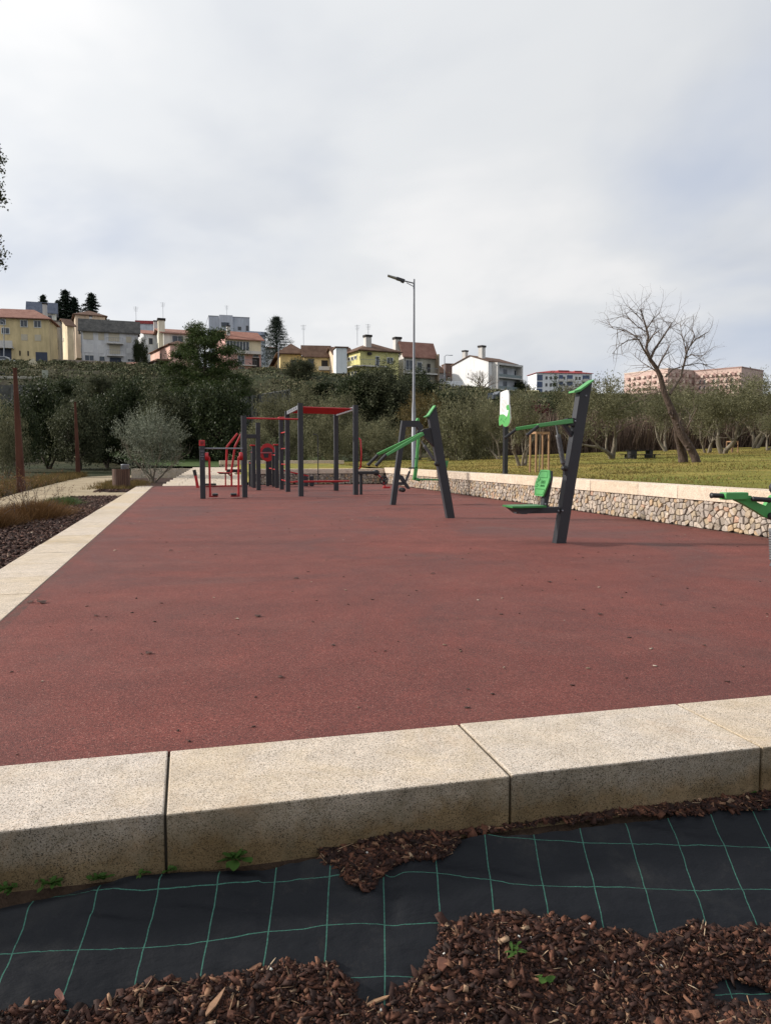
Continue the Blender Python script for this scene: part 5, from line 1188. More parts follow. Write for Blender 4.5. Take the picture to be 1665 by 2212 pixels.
# small weeds by the near kerb and on the mulch
def weed(label, px, py, n, l, w, seed, dz=.0, at_kerb=False):
    x, y = slope_pt(px, py)
    if at_kerb: y = min(y, KB - .015)
    z = z_at(x, y) + .012 + dz; t = thing('weed', label, 'weed', (x, y, z), 'small green weeds in the foreground'); rs = random.Random(seed)
    for k in range(n):
        a = rs.uniform(0, 6.28); el = rs.uniform(.15, 1.1); d = Vector((math.cos(a) * math.cos(el), math.sin(a) * math.cos(el) - .15, math.sin(el))); L_ = l * rs.uniform(.5, 1.15); s = unit(d.cross((0, 0, 1)))
        o = Vector((x + rs.gauss(0, l * .35), y + rs.gauss(0, l * .12) if at_kerb else y + rs.gauss(0, l * .3), z)); b = MB(); pts = []
        for t_, wd_ in ((.0, .04), (.3, .3), (.6, .5), (.85, .33), (1, .02)):
            c_ = o + d * L_ * t_ - Vector((0, 0, L_ * .35 * t_ * t_)); pts.append((c_ + s * w * wd_, c_, c_ - s * w * wd_))
        vs = [p for r_ in pts for p in (r_[0], r_[1] + Vector((0, 0, -.1 * w)), r_[2])]
        b.add(vs, [(i * 3 + j, i * 3 + j + 1, (i + 1) * 3 + j + 1, (i + 1) * 3 + j) for i in range(4) for j in (0, 1)], True); b.build('leaf', L_GRN, t)
weed('broad leaved green weed growing against the kerb near its left joint', 505, 1838, 13, .062, .036, 1, .01, True)
weed('small trailing weed between kerb and fabric at the granite joint', 372, 1862, 14, .028, .014, 2, 0, True)
weed('pale flowering weed just left of the granite joint', 312, 1872, 8, .026, .016, 3, 0, True)
weed('creeping weed mat under the left granite block', 215, 1888, 30, .034, .015, 4, 0, True)
weed('small weed tuft at the far left foot of the kerb', 110, 1902, 26, .033, .014, 5, 0, True)
weed('faint green weed at the very left end of the kerb foot', 25, 1915, 22, .032, .013, 6, 0, True)
weed('small spiky green weed rising from the middle of the bark heap', 1112, 2085, 12, .040, .010, 7, .035)
weed('dull green leaves lying low in the bark heap beside the spiky weed', 1190, 2150, 6, .045, .026, 8, .035)
weed('tiny pale weed by the kerb foot at the right edge', 1630, 1722, 5, .022, .01, 9, .01, True)
# ------------------------------------------------------------------ houses on the hill
W_GL = plain('window_glass', (.035, .045, .06), .15, 0, var=.2, spec=.6)
W_FR = plain('window_frame', (.60, .60, .58), .6, var=.05)
W_DK = plain('dark_frame', (.10, .09, .08), .6)
SHT = plain('roller_shutter', (.50, .45, .35), .8, var=.06)
SHW = plain('white_shutter', (.62, .62, .62), .8, var=.06)
GAR = plain('garage_door', (.030, .042, .075), .6, var=.15)
RAIL = plain('balcony_rail', (.22, .24, .27), .5)
SLB = m_plaster('balcony_slab', (.62, .60, .57), .2)
DKI = plain('dark_opening', (.030, .026, .024), .9)
T_RED = m_tiles('red_tiles', (.23, .10, .075), (.34, .17, .125)); T_OLD = m_tiles('old_pink_tiles', (.22, .11, .085), (.33, .18, .14)); T_BRN = m_tiles('brown_tiles', (.095, .055, .038), (.17, .105, .075)); T_GRY = m_tiles('mossy_grey_roof', (.055, .055, .055), (.15, .145, .135)); T_BLU = m_tiles('slate_roof', (.10, .12, .16), (.17, .19, .24)); T_CRM = m_tiles('crimson_tiles', (.27, .045, .05), (.38, .09, .09))
def wm(name, c, d=.22): return m_plaster(name, tuple(min(.82, x * 1.14) for x in c), d)
class House:
    def __init__(s, label, xl, xc, xr, yb, ye, D, a, wall, side=None, cat='house', name='house', drop=6.0):
        a = R(a); s.a = a; c = site(xc, yb, D); s.h = site(xc, ye, D).z - c.z; s.c = c; s.D = D
        cx, cd = (xc - 832.5) / FPX * D, D
        def solve(px, dx, dd):
            k = ray(px, 984)[0]; return (k * cd - cx) / (dx - k * dd)
        s.L = solve(xr, math.cos(a), math.sin(a)); s.W = solve(xl, -math.sin(a), math.cos(a)) if xl is not None else 8.0
        s.W = max(3.0, min(s.W, 30)); f = CR * math.cos(a) + CF * math.sin(a); q = -CR * math.sin(a) + CF * math.cos(a)
        s.M = Matrix(((f.x, q.x, 0, c.x), (f.y, q.y, 0, c.y), (0, 0, 1, c.z), (0, 0, 0, 1)))
        s.t = thing(name, label, cat, (c.x, c.y, c.z - drop))
        s.wall = wall; b = s.mb(); b.box((0, 0, -drop), (s.L, s.W, s.h)); s.w = b.build('wall', wall, s.t)
    def mb(s): return MB(s.M)
    def part(s, name, mat, a, b_, par=None): return s.mb().box(a, b_).build(name, mat, par or s.t)
    def gable(s, mat, rh, over=.45, along='x', th=.16):
        L_, W, h = s.L, s.W, s.h; b = s.mb(); w = s.mb()
        if along == 'x':
            y = W / 2; sl = rh / y
            for s_ in (0, 1):
                y0 = -over if s_ == 0 else W + over
                z0 = h - over * sl
                P = [(-over, y0, z0), (L_ + over, y0, z0), (L_ + over, y, h + rh), (-over, y, h + rh)]
                b.add([Vector(p) + Vector((0, 0, .02)) for p in P] + [Vector(p) + Vector((0, 0, .02 + th)) for p in P], [(0, 1, 2, 3), (7, 6, 5, 4), (0, 4, 5, 1), (1, 5, 6, 2), (2, 6, 7, 3), (3, 7, 4, 0)])
            w.prism([(.001, 0.0, h), (.001, W, h), (.001, y, h + rh)], (.2, 0, 0)); w.prism([(L_ - .2, 0, h), (L_ - .2, W, h), (L_ - .2, y, h + rh)], (.199, 0, 0))
        r = b.build('roof', mat, s.t, label=None)
        w.build('gable_wall', s.wall, s.t); return r
    def hip(s, mat, rh, over=.5, ins=None, th=.14):
        L_, W, h = s.L, s.W, s.h; i = min(L_, W) / 2 if ins is None else ins; b = s.mb(); o = over
        lo = [(-o, -o, h - .1), (L_ + o, -o, h - .1), (L_ + o, W + o, h - .1), (-o, W + o, h - .1)]; e = [(x, y, z + th) for x, y, z in lo]
        if L_ >= W: rg = [(i, W / 2, h + rh), (L_ - i, W / 2, h + rh)]; fs = [(4, 5, 9, 8), (5, 6, 9), (6, 7, 8, 9), (7, 4, 8)]
        else: rg = [(L_ / 2, i, h + rh), (L_ / 2, W - i, h + rh)]; fs = [(4, 5, 8), (5, 6, 9, 8), (6, 7, 9), (7, 4, 8, 9)]
        b.add(lo + e + rg, [(3, 2, 1, 0), (0, 1, 5, 4), (1, 2, 6, 5), (2, 3, 7, 6), (3, 0, 4, 7)] + fs); return b.build('roof', mat, s.t)
    def flat(s, mat, th=.35, over=.05):
        return s.part('roof', mat, (-over, -over, s.h + .001), (s.L + over, s.W + over, s.h + th))
    def chimney(s, x, y, w, z0, z1, par, cap=DKI, mat=None):
        c = s.part('chimney', mat or SLB, (x - w / 2, y - w / 2, z0), (x + w / 2, y + w / 2, z1), par)
        s.part('chimney_cap', cap, (x - w * .62, y - w * .62, z1), (x + w * .62, y + w * .62, z1 + w * .35))
    def win(s, u, z, w, h, kind='w', side=False, par=None):
        """u,z,w,h are fractions of the facade; kind w glazed, s shutter, g garage, d door, o opening"""
        S_ = s.W if side else s.L; u0, u1, z0, z1 = u * S_, (u + w) * S_, z * s.h, (z + h) * s.h
        def bx(b, a0, a1, c0, c1, d0, d1):
            if side: b.box((-d1, a0, c0), (-d0, a1, c1))
            else: b.box((a0, -d1, c0), (a1, -d0, c1))
        par = s.t
        if kind in ('s', 'S', 'g', 'o'):
            b = s.mb(); bx(b, u0, u1, z0, z1, .004, .05); return b.build({'s': 'shutter', 'S': 'shutter', 'g': 'garage_door', 'o': 'opening'}[kind], {'s': SHT, 'S': SHW, 'g': GAR, 'o': DKI}[kind], par)
        fw = .10; b = s.mb(); fr = W_FR if kind != 'k' else W_DK
        for r_ in ((u0 - fw, u1 + fw, z1, z1 + fw), (u0 - fw, u1 + fw, z0 - fw, z0), (u0 - fw, u0, z0, z1), (u1, u1 + fw, z0, z1)): bx(b, *r_, .004, .09)
        if u1 - u0 > 1.0:
            k = max(2, round((u1 - u0) / .9))
            for i in range(1, k): m = u0 + (u1 - u0) * i / k; bx(b, m - .03, m + .03, z0, z1, .004, .08)
        f = b.build('door' if kind == 'd' else 'window', fr, par)
        b = s.mb(); bx(b, u0, u1, z0, z1, .002, .03); b.build('pane', W_GL, f); return f
    def balcony(s, u0, u1, z, dep=1.1, rh=.95, slab=.16, solid=False):
        a, b_ = u0 * s.L, u1 * s.L; z = z * s.h; o = s.part('balcony', SLB, (a, -dep, z - slab), (b_, -.002, z))
        if solid: s.part('railing', SLB, (a, -dep, z), (b_, -dep + .1, z + rh), o)
        else:
            b = s.mb(); b.box((a, -dep, z + rh), (b_, -dep + .05, z + rh + .05)); n = int((b_ - a) / .32)
            for i in range(n + 1): x = a + (b_ - a - .04) * i / n; b.box((x, -dep, z), (x + .03, -dep + .03, z + rh))
            for y in (a, b_ - .04): b.box((y, -dep, z + rh), (y + .04, 0, z + rh + .05))
            b.build('railing', RAIL, o)
        return o
    def antenna(s, x, y, z0, z1):
        b = s.mb(); b.box((x - .03, y - .03, z0), (x + .03, y + .03, z1))
        for k in range(4): b.box((x - .5 + .05 * k, y - .015, z1 - .15 - k * .25), (x + .5 - .05 * k, y + .015, z1 - .12 - k * .25))
        b.build('antenna', RAIL, s.t)
# ochre yellow house at the left edge
h = House('ochre yellow house with pinkish tiled roof at the left edge of the picture', None, -46, 105, 775, 684, 140, 13, wm('ochre_wall', (.58, .47, .27)))
r = h.hip(T_OLD, 2.3, .6, 3.2); h.chimney(h.L * .92, 2.0, .7, h.h + .6, h.h + 3.0, r)
for u in (.685, .875):
    h.win(u - .08, .80, .09, .15, 'w'); h.win(u - .08, .47, .09, .15, 's')
h.win(.80, -.04, .165, .24, 'g'); h.win(.57, .10, .02, .12, 'o'); h.win(.685, .10, .02, .12, 'o'); h.win(.30, .0, .16, .26, 'g'); h.win(.34, .62, .10, .13, 'w'); h.win(.32, .84, .07, .12, 'w'); h.balcony(.0, .50, .30, 1.2, 1.0, .3, True)
# slate roofed pale house behind
h = House('pale house with slate blue roof standing behind the ochre yellow house', 38, 62, 119, 702, 670, 172, 20, wm('pale_green_wall', (.58, .63, .60)))
r = h.gable(T_BLU, 2.0); h.win(.72, .45, .14, .28, 'w'); h.win(.3, .5, .1, .2, 'w'); h.win(.35, .3, .2, .3, 'w', True)
h = House('beige house with low hipped brown roof behind the grey roofed house', 121, 164, 226, 712, 679, 168, 24, wm('tan_wall', (.62, .50, .38)))
h.hip(T_BRN, 1.5, .5); h.win(.2, .3, .1, .4, 's', True); h.win(.6, .3, .12, .4, 's', True); h.win(.3, .35, .1, .4, 's'); h.win(.6, .35, .1, .4, 's')
h = House('narrow weathered grey house with flat top between the ochre and cream houses', 104, 106, 129, 790, 694, 155, 12, wm('raw_grey_wall', (.34, .31, .26), .4))
h.flat(T_GRY, .25); h.win(.2, .72, .25, .1, 'w'); h.win(.15, .0, .5, .16, 'g'); h.win(.05, .38, .8, .03, 'o'); h.win(.3, .5, .3, .1, 'o')
h = House('narrow cream house with a brown lean roof left of the grey roofed house', 127, 148, 160, 782, 703, 160, 40, wm('cream_wall', (.70, .60, .42)))
h.gable(T_BRN, 1.6); h.win(.4, .6, .2, .1, 's', True)
# grey roofed white apartment house
h = House('white three storey house with long mossy grey roof and two stacked balconies', 147, 177, 297, 778, 709, 148, 20, wm('greyish_white_wall', (.56, .56, .57)), name='apartment_house')
r = h.gable(T_GRY, 1.9, .5)
for u, z, w, hh, k in ((.04, .66, .17, .30, 's'), (.30, .66, .10, .24, 's'), (.48, .64, .19, .27, 's'), (.79, .62, .09, .19, 's'), (.04, .25, .17, .27, 'S'), (.30, .25, .10, .25, 'S'), (.49, .24, .19, .28, 's'), (.79, .27, .09, .17, 'S'), (.06, .0, .15, .16, 'w'), (.31, .0, .09, .14, 'w'), (.49, -.14, .20, .26, 'g'), (.81, .02, .11, .07, 'w')): h.win(u, z, w, hh, k)
h.balcony(.44, .73, .57); h.balcony(.44, .73, .18)
for v, z in ((.2, .68), (.55, .62), (.2, .30), (.55, .28), (.35, .92)): h.win(v, z, .12, .10, 'w', True)
b = h.mb(); b.tube([(.08, -.08, 0), (.08, -.08, h.h)], .05, 6); b.build('drain_pipe', RAIL, h.t); h.chimney(1.8, 2.2, .5, h.h + .8, h.h + 2.6, r)
h.antenna(h.L * .98, h.W * .5, h.h + 2.3, h.h + 5.0)
b = h.mb(); b.box((-6, -1.2, -1.3), (h.L * .48, -1.0, -.15)); b.box((h.L * .70, -1.2, -1.3), (h.L + 1, -1.0, -.15)); b.build('yard_wall', wm('yard_wall', (.30, .25, .21), .4), h.t)
h = House('pink garden shed with a low tiled roof right of the grey roofed house', 262, 264, 312, 806, 786, 138, 12, wm('shed_pink', (.52, .36, .30)), name='shed'); h.hip(T_OLD, .5, .3); h.win(.25, .2, .12, .35, 'o'); h.win(.6, .2, .12, .35, 'w')
# houses between
h = House('white house with bright red roof squeezed between the grey roofed and pink houses', 294, 312, 345, 765, 721, 172, 22, wm('white_wall_b', (.60, .62, .64))); r = h.gable(T_RED, 2.4); h.win(.3, .5, .25, .3, 'w'); h.chimney(h.L * .8, 2.5, .7, h.h + .8, h.h + 3.2, r)
h = House('far block with dark red roof behind the small red roofed house', 293, 296, 342, 735, 699, 205, 10, wm('far_grey', (.46, .49, .54))); h.flat(T_CRM, .8, .3); h.win(.3, .4, .2, .2, 'w')
h = House('white upper house with dusky red roof and tall round chimney stack', 332, 354, 428, 745, 719, 160, 22, wm('offwhite_wall', (.66, .65, .58))); r = h.gable(T_OLD, 2.3, .7); h.win(.25, .1, .3, .7, 'w'); h.win(.7, .2, .1, .5, 'w'); h.win(.3, .3, .3, .45, 'w', True)
h.chimney(-.2, 1.8, 1.3, -2.2, h.h + 2.7, r, DKI, wm('cream_stack', (.66, .62, .50)))
h.antenna(.2, 1.8, h.h + 2.6, h.h + 6.5)
h = House('pink house with open ground floor and low brown roof left of the pine', 326, 369, 412, 808, 743, 147, 30, wm('pink_wall', (.66, .43, .36)))
h.hip(T_BRN, 1.0, .45); h.win(.42, .66, .06, .14, 'k', True); h.win(.3, .6, .4, .2, 'w'); h.part('canopy', T_BRN, (-2.6, -.4, h.h * .43), (-.004, h.W + .5, h.h * .48))
for v in (.15, .42, .68, .92): h.part('column', SLB, (-2.4, h.W * v, -2.5), (-2.1, h.W * v + .3, h.h * .43))
for v in (.2, .5, .78): h.win(v, -.05, .14, .40, 'o', True)
h = House('grey modern apartment block with flat faceted walls above the pine', 436, 452, 538, 742, 683, 190, 16, wm('cool_grey_wall', (.40, .43, .48), .12), name='apartment_block', cat='apartment block')
h.part('upper_wall', wm('cool_grey_b', (.44, .47, .52), .1), (h.L * .25, -.8, -3), (h.L * .58, 0.3, h.h + .35)); h.flat(plain('flat_roof', (.25, .27, .30), .8), .2)
for u, z, w in ((.30, .62, .16), (.44, .62, .05), (.30, .14, .16), (.44, .14, .05)):
    b = h.mb(); b.box((u * h.L, -.86, z * h.h), ((u + w) * h.L, -.79, (z + .16) * h.h)); b.build('window', W_GL, h.t)
h.win(.72, .55, .06, .1, 'k'); h.win(.92, .4, .04, .3, 'k'); h.antenna(h.L * .45, 1, h.h, h.h + 3)
h = House('grey slanting annex right of the modern grey block', 538, 540, 573, 762, 722, 182, 20, wm('annex_grey', (.42, .46, .50), .1), name='apartment_block', cat='apartment block'); h.gable(T_BLU, .8); h.win(.5, .6, .15, .2, 'w')
h = House('pink house with orange red roof, sun room windows and blue railings right of the pine', 466, 488, 563, 806, 731, 148, 22, wm('rose_wall', (.60, .37, .33)))
r = h.gable(T_RED, 2.1, .6); h.part('upper_wall', wm('upper_beige', (.62, .54, .38)), (0.0, -.06, h.h * .62), (h.L, -.003, h.h * .985))
b = h.mb(); b.box((.03 * h.L, -.14, .68 * h.h), (.66 * h.L, -.07, .93 * h.h)); pw = b.build('window', W_GL, h.t)
for k in range(8): x = h.L * (.03 + .63 * k / 7); b = h.mb(); b.box((x - .05, -.19, .67 * h.h), (x + .05, -.145, .94 * h.h)); b.build('mullion', W_FR, pw)
h.win(.72, .66, .16, .2, 'S'); h.balcony(.25, .98, .60, 1.2, .35, .2, True); h.win(.35, .28, .17, .25, 'w'); h.balcony(.2, .84, .25, 1.0); h.win(.36, .02, .16, .17, 'w'); h.chimney(1.0, 2.2, .6, h.h + .8, h.h + 2.6, r); h.win(.75, .10, .2, .38, 'o'); h.win(.78, .5, .14, .08, 'w')
h = House('far blue grey roof seen between the pink house and the cedar', 566, 570, 600, 768, 752, 185, 15, wm('far_white', (.66, .66, .64))); h.hip(T_RED, .6)
# long yellow house
h = House('long low yellow house with brown roof, left wing raised on columns', 562, 606, 656, 822, 764, 142, 12, wm('warm_yellow_wall', (.72, .55, .27)))
h.hip(T_BRN, 2.2, .8); h.win(.46, .60, .20, .16, 'k'); h.win(.25, .62, .08, .14, 'k', True); h.win(.75, .55, .14, .25, 'k', True)
h.part('recess_shade', wm('shade_yellow', (.50, .37, .2)), (.1, -.03, -1), (h.L * .98, -.005, h.h * .40))  # shade of the open ground floor, painted as a darker yellow sheet
for v in (.02, .3, .62, .92): h.part('column', SLB, (-1.5, h.W * v, -2.5), (-1.2, h.W * v + .3, h.h * .42))
h.part('canopy', T_BRN, (-1.8, -.3, h.h * .42), (-.004, h.W, h.h * .46))
h = House('yellow wing with brown gable roof and two shaded balconies beside the white tower', 656, 657, 710, 830, 766, 140, 8, wm('warm_yellow_wing', (.70, .54, .28)))
r = h.gable(T_BRN, 1.7, .5); h.win(.18, .62, .2, .22, 'k'); h.win(.70, .56, .26, .26, 'o'); h.win(.70, .14, .26, .26, 'o'); h.balcony(.58, 1.0, .50, 1.0, .5, .15, True); h.balcony(.58, 1.0, .10, 1.0, .5, .15, True)
h.part('barge_board', SLB, (-.45, -.7, h.h - .35), (-.3, h.W * .5, h.h - .2))
h.antenna(0, h.W * .4, h.h + 1.5, h.h + 5.5)
# lime yellow house
h = House('lime yellow house with dark brown hipped roof, big chimney and wrap round balcony', 722, 778, 860, 812, 756, 134, 26, wm('lime_wall', (.60, .56, .25)))
r = h.hip(T_BRN, 1.9, .6); h.chimney(h.L * .28, 1.5, 1.05, h.h - .3, h.h + 2.5, r, DKI)
for v in (.36, .24, .12): h.win(v, .70, .07, .11, 'w', True); h.win(v, .08, .07, .13, 'w', True)
h.win(.40, .42, .08, .36, 'd'); h.win(.70, .56, .14, .20, 'w'); h.win(.70, -.06, .14, .18, 'w'); h.balcony(-.02, .62, .40, 1.2, .95, .2)
b = h.mb(); b.box((-1.2, -.5, h.h * .40 - .2), (-.003, h.W * .55, h.h * .40)); o = b.build('balcony', SLB, h.t); b = h.mb()
for k in range(16): b.box((-1.2, h.W * .55 * k / 16, h.h * .40), (-1.17, h.W * .55 * k / 16 + .03, h.h * .40 + .95))
b.box((-1.2, 0, h.h * .4 + .95), (-1.15, h.W * .55, h.h * .4 + 1)); b.build('railing', RAIL, o); b = h.mb(); b.box((h.L * .18, -.5, h.h * .82), (h.L * .27, -.003, h.h * .92)); b.build('wall_unit', DKI, h.t); h.antenna(.8, 3, h.h + 1.2, h.h + 4.8); h.antenna(h.L * .3, 1.5, h.h + 2.9, h.h + 4.8)
h = House('beige rear wing with white slab tower left of the lime yellow house', 706, 722, 760, 832, 765, 138, 22, wm('beige_wing', (.68, .55, .40)))
h.gable(T_BRN, 1.4, .4)
h = House('tall blank white tower raised on legs at the lime yellow house', 723, 726, 749, 806, 751, 131, 12, wm('white_tower', (.62, .66, .68), .05), name='stair_tower', cat='tower', drop=0.0)
h.part('roof', T_BRN, (-.2, -.2, h.h + .005), (h.L + .3, 3.2, h.h + .2))
for u in (.1, .85): h.part('leg', DKI, (h.L * u, .2, -3.4), (h.L * u + .25, .45, -.004))
# stone clad house
h = House('stone clad house with faded red roof and long balcony right of the lime yellow house', 858, 872, 939, 834, 765, 140, 24, wm('stone_cladding', (.36, .34, .28), .5))
r = h.gable(T_OLD, 2.3, .4); h.win(.06, .52, .22, .30, 'w'); h.win(.42, .50, .14, .27, 'w'); h.win(.74, .48, .10, .26, 'o'); h.balcony(.0, 1.0, .42, 1.1, .9, .22); h.part('gable_wall', SLB, (-.15, -.2, -2), (-.004, h.W * .6, h.h - .1)); h.chimney(-.3, h.W * .75, 1.1, h.h, h.h + 2.9, r); h.part('frame', wm('brown_frame', (.22, .17, .12)), (h.L, -1.2, -2), (h.L + .25, .5, h.h + .2))
h = House('small dark gabled house with grey wall behind the white van', 938, 941, 963, 836, 805, 155, 12, wm('dark_grey_wall', (.25, .24, .25))); h.hip(T_BRN, 1.6, .2); h.win(.3, .3, .2, .25, 'w')
h = House('brown walled house half hidden left of the white gabled house', 960, 962, 982, 836, 787, 158, 12, wm('brown_wall', (.15, .10, .085))); h.flat(T_BRN, .2); h.win(.3, .2, .2, .2, 'w')
# white gabled house with loggias
h = House('large white house with blank gable wall and two storeys of recessed balconies', 977, 1054, 1116, 845, 781, 150, 42, wm('bright_white_wall', (.80, .79, .77), .04), name='apartment_house')
r = h.gable(T_BRN, 1.5, .2)
for z in (.50, .09):
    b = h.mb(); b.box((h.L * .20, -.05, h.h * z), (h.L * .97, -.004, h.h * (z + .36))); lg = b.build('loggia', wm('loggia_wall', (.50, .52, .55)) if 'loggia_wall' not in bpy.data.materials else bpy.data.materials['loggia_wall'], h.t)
    for u, w in ((.21, .07), (.50, .13), (.90, .05)): b = h.mb(); b.box((h.L * u, -.10, h.h * z), (h.L * (u + w), -.055, h.h * (z + .30))); b.build('pane', W_GL, lg)
    b = h.mb(); b.box((h.L * .18, -1.3, h.h * (z - .035)), (h.L * 1.0, -.002, h.h * z)); bl = b.build('balcony', SLB, h.t)
    b = h.mb(); b.box((h.L * .18, -1.28, h.h * z), (h.L * .98, -1.24, h.h * (z + .10))); b.build('railing', plain('glass_rail', (.16, .20, .20), .3) if 'glass_rail' not in bpy.data.materials else bpy.data.materials['glass_rail'], bl)
h.part('cornice', SLB, (h.L * .12, -1.35, h.h * .90), (h.L * 1.0, -.003, h.h * .97)); h.part('side_wall', SLB, (h.L * .98, -1.35, -.5), (h.L * 1.0 + .18, -.003, h.h * .97)); h.part('side_wall', SLB, (h.L * .12, -1.35, -2), (h.L * .175, -.003, h.h * .90))
h.chimney(h.L * .15, h.W * .3, 1.0, h.h + .8, h.h + 3.1, r); h.chimney(h.L * .1, h.W * .72, .8, h.h + 1, h.h + 2.6, r)
h = House('small pale yellow gable peeping over the olive trees', 1141, 1143, 1166, 860, 850, 130, 5, wm('pale_yellow', (.62, .58, .34))); h.gable(wm('yellow_gable', (.6, .55, .32)), .5, .1)
# far apartment blocks
BLW = wm('far_white_wall', (.66, .68, .70), .05)
h = House('white apartment block with crimson roof and blue shaded balconies on the horizon', 1140, 1158, 1277, 868, 805, 300, 8, BLW, name='apartment_block', cat='apartment block', drop=8)
h.hip(T_CRM, 1.5, .5, 8)
for u, w in ((.0, .10), (.40, .07), (.545, .10), (.83, .12)):
    for k in range(4):
        z = .74 - k * .24; b = h.mb(); b.box((u * h.L, -.2, z * h.h), ((u + w) * h.L, -.004, (z + .19) * h.h)); b.build('window', plain('blue_glass', (.05, .08, .16), .3) if 'blue_glass' not in bpy.data.materials else bpy.data.materials['blue_glass'], h.t)
        if u > 0: h.part('balcony', SLB, (u * h.L, -1.3, z * h.h - .4), ((u + w) * h.L, -.21, z * h.h + .6))
for u in (.16, .24, .32, .48, .7, .76):
    for k in range(4): h.win(u, .78 - k * .24, .028, .09, 'k')
h.part('roof_ridge', T_CRM, (h.L * .42, 2, h.h + .2), (h.L * .62, 6, h.h + 1.3)); h.part('roof_ridge', T_CRM, (h.L * .72, 2, h.h + .2), (h.L * .86, 6, h.h + 1.2))
PKW = wm('salmon_wall', (.50, .37, .32), .1); PKS = plain('salmon_shade', (.36, .23, .20), .9); PKL = plain('pale_salmon', (.62, .50, .42), .9)  # distance haze put into the pale salmon; the darker copy stands for shade
h = House('long salmon pink apartment block with many balconies behind the leaning bare tree', 1500, 1598, 1647, 872, 794, 400, 42, PKW, name='apartment_block', cat='apartment block', drop=8)
h.flat(PKS, .6, .2)
for i in range(10):
    for k in range(5):
        b = h.mb(); y0 = h.W * (.02 + i * .097); z0 = h.h * (.80 - k * .17)
        b.box((-1.0, y0, z0), (-.01, y0 + h.W * .05, z0 + h.h * .07)); b.build('balcony', (PKL, PKS)[(i + k) % 2], h.t)
        b = h.mb(); b.box((-.3, y0 + h.W * .055, z0), (-.01, y0 + h.W * .085, z0 + h.h * .10)); b.build('window', W_GL if (i * k) % 3 else PKS, h.t)
h = House('lower salmon apartment block left of the leaning bare tree', 1347, 1440, 1500, 872, 797, 410, 30, PKW, name='apartment_block', cat='apartment block', drop=8)
h.flat(PKL, .5, .2)
for i in range(8):
    for k in range(5):
        y0 = h.W * (.02 + i * .12); z0 = h.h * (.80 - k * .17); b = h.mb(); b.box((-1.0, y0, z0), (-.01, y0 + h.W * .06, z0 + h.h * .07)); b.build('balcony', (PKL, PKS)[(i + k) % 2], h.t)
        b = h.mb(); x0 = h.L * (.04 + i * .12); b.box((x0, -.8, z0), (x0 + h.L * .06, -.01, z0 + h.h * .09)); b.build('balcony', (PKS, PKL)[(i + k) % 2], h.t)
# retaining walls, terraces, van and lamps on the slope
CW = m_ground('stained_concrete', [(.3, (.075, .078, .070)), (.7, (.16, .16, .15))], .35, 3, .9, .2, .05)
def long_wall(label, px0, D0, px1, D1, yt0, yt1, drop, th=.4, mat=CW, name='retaining_wall', cat='retaining wall'):
    p, q_ = site(px0, yt0, D0), site(px1, yt1, D1); t = thing(name, label, cat, (p.x, p.y, p.z - drop)); d = unit(Vector((q_.x - p.x, q_.y - p.y, 0))); n = Vector((-d.y, d.x, 0)) * th
    b = MB(); lo0, lo1 = Vector((p.x, p.y, p.z - drop)), Vector((q_.x, q_.y, q_.z - drop)); b.add([lo0, lo1, lo1 + n, lo0 + n, p, q_, q_ + n, p + n], [(0, 3, 2, 1), (4, 5, 6, 7), (0, 1, 5, 4), (1, 2, 6, 5), (2, 3, 7, 6), (3, 0, 4, 7)]); b.build('wall', mat, t)
    m_ = 6
    for i in range(m_ + 1):
        c_ = p.lerp(q_, i / m_); MB().box((c_.x - .12, c_.y - .5 - .02, c_.z - drop), (c_.x + .12, c_.y - .02, c_.z + .06)).build('buttress', CW, t)
    return t
long_wall('dark stained concrete retaining wall on the slope left of the climbing rig', 526, 84, 624, 92, 858, 842, 4.0)
long_wall('grey concrete terrace wall at the far left below the ochre house', -120, 104, 97, 112, 806, 806, 2.2)
long_wall('lower grey retaining wall at the far left with a sloping apron', -120, 84, 99, 88, 832, 832, 3.4)
long_wall('masonry wall below the white van', 938, 112, 1011, 118, 834, 836, 6.0, mat=m_granite('masonry', (.42, .38, .34), .5))
p = site(98, 800, 106); t = thing('concrete_post', 'pale concrete post ending the far left terrace wall', 'post', (p.x, p.y, p.z - 5)); MB().box((p.x - .35, p.y - .3, p.z - 5), (p.x + .35, p.y + .3, p.z)).build('shaft', wm('pale_concrete', (.34, .36, .30), .2), t)
p, q_ = site(-120, 815, 102), site(95, 815, 106); t = thing('guard_rail', 'long pale guard rail across the far left terrace', 'railing', (p.x, p.y, p.z - 1)); MB().beam(p, q_, .1, .32).build('rail', wm('pale_rail', (.42, .40, .34), .2), t)
for i in range(9): c_ = p.lerp(q_, i / 8); MB().box((c_.x - .05, c_.y + .06, c_.z - 1.6), (c_.x + .05, c_.y + .16, c_.z)).build('post', RAIL, t)
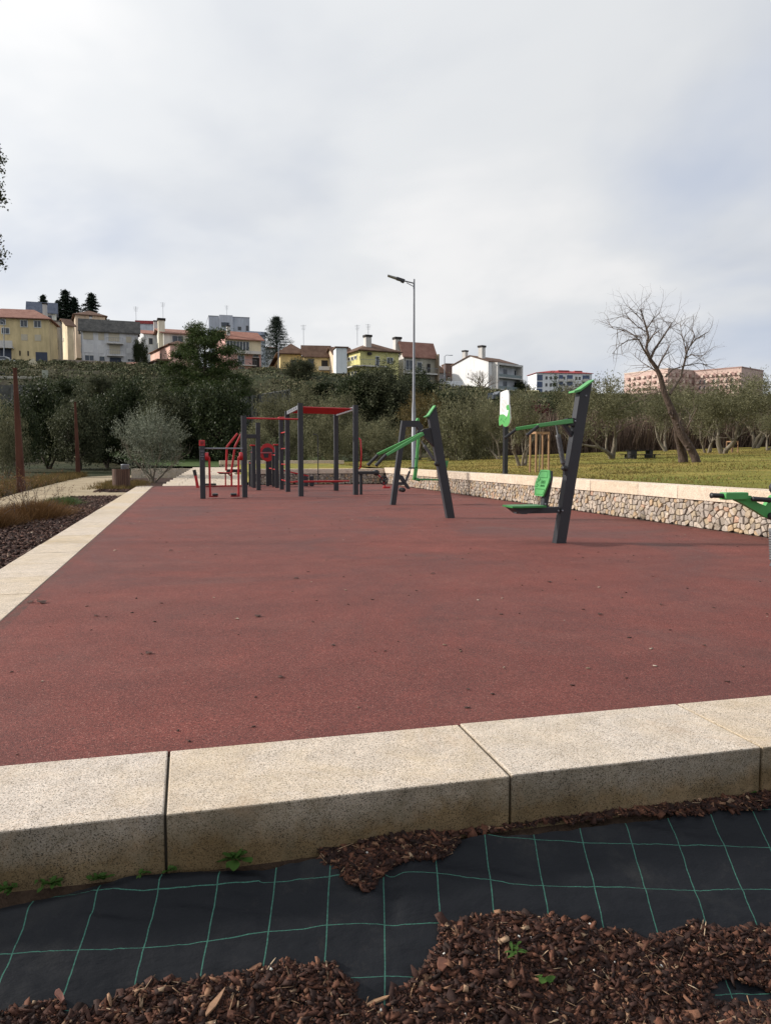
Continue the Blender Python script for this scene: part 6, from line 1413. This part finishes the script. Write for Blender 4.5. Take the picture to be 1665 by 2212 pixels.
def van(label, px, yb, D, yaw, L_, H_, mat, cat='van'):
    c = site(px, yb, D); t = thing('parked_van' if cat == 'van' else 'parked_car', label, cat, tuple(c)); a = -YAW + R(yaw); M4 = Matrix.Translation(c) @ Matrix.Rotation(a, 4, 'Z'); k = H_
    pr_ = [(-L_ / 2, .35), (-L_ / 2, k * .86), (-L_ / 2 + .15, k), (L_ * .20, k), (L_ * .36, k * .58), (L_ / 2, k * .48), (L_ / 2, .35)] if cat == 'van' else [(-L_ / 2, .3), (-L_ / 2, k * .62), (-L_ * .36, k * .68), (-L_ * .22, k), (L_ * .12, k), (L_ * .28, k * .66), (L_ / 2, k * .56), (L_ / 2, .3)]
    b = MB(M4); b.prism([(x, -.9, z) for x, z in pr_], (0, 1.8, 0)); b.build('body', mat, t)
    b = MB(M4); b.prism([(L_ * .0, -.905, k * .6), (L_ * .0, -.905, k * .9), (L_ * .19, -.905, k * .9), (L_ * .30, -.905, k * .6)] if cat == 'van' else [(-L_ * .27, -.905, k * .68), (-L_ * .2, -.905, k * .93), (L_ * .1, -.905, k * .93), (L_ * .22, -.905, k * .68)], (0, .01, 0)); b.build('window', W_GL, t)
    b = MB(M4); b.box((-L_ / 2 - .01, -.7, k * .6), (-L_ / 2, .7, k * .85)); b.build('rear_window', W_GL, t)
    for x in (-L_ * .32, L_ * .32):
        for y in (-.86, .68): b = MB(M4); disc(b, (x, y + .09, .33), .33, .2, (0, 1, 0), 14); b.build('wheel', BK, t)
van('white van parked on the terrace behind the masonry wall', 972, 848, 140, 172, 4.6, 2.0, plain('white_car_paint', (.66, .68, .70), .3))
van('dark grey car parked under the leafless tree below the white gabled house', 1086, 868, 108, 20, 4.0, 1.4, plain('grey_car_paint', (.06, .07, .085), .3), 'car')
van('small pale car parked in the yard at the far left', 10, 790, 124, 8, 4.0, 1.4, plain('pale_car_paint', (.40, .42, .44), .3), 'car')
b_ = None
for lab, px, yb, yt, D, arm in (('grey street lamp in front of the ochre house at the left edge', 9, 785, 697, 128, -1), ('thin street lamp in front of the yellow house on columns', 602, 820, 742, 132, 1), ('thin street lamp between the stone clad house and the white gabled house', 960, 838, 770, 138, 1)):
    p, q_ = site(px, yb, D), site(px, yt, D); t = thing('street_lamp', lab, 'street lamp', tuple(p), 'far street lamps on the hill'); MB().tube([p - Vector((0, 0, 2)), q_], [.11, .07], 8).build('pole', RAIL, t)
    e = q_ + Vector((CR.x, CR.y, 0)) * arm * .95 + Vector((0, 0, .2)); MB().tube([q_, q_ + Vector((0, 0, .25)) + Vector((CR.x, CR.y, 0)) * arm * .3, e], .05, 6).build('arm', RAIL, t); MB().beam(e, e + Vector((CR.x, CR.y, 0)) * arm * .5, .2, .1).build('lamp_head', RAIL, t)
p = site(224, 797, 128); t = thing('rubble_bag', 'small white bag lying on the slope below the grey roofed house', 'bag', tuple(p)); b = MB(); b.lathe(p, [(0, -.3), (.8, -.25), (.85, .05), (.5, .4), (0, .5)], 9); b.build('sack', WH, t)
p = site(78, 792, 118); t = thing('tilted_board', 'pale tilted board leaning on the terrace below the ochre house', 'board', tuple(p)); b = MB(); b.beam(site(66, 779, 118), site(86, 803, 118), .1, 1.2); b.build('board', wm('pale_board', (.55, .50, .38), .2), t)
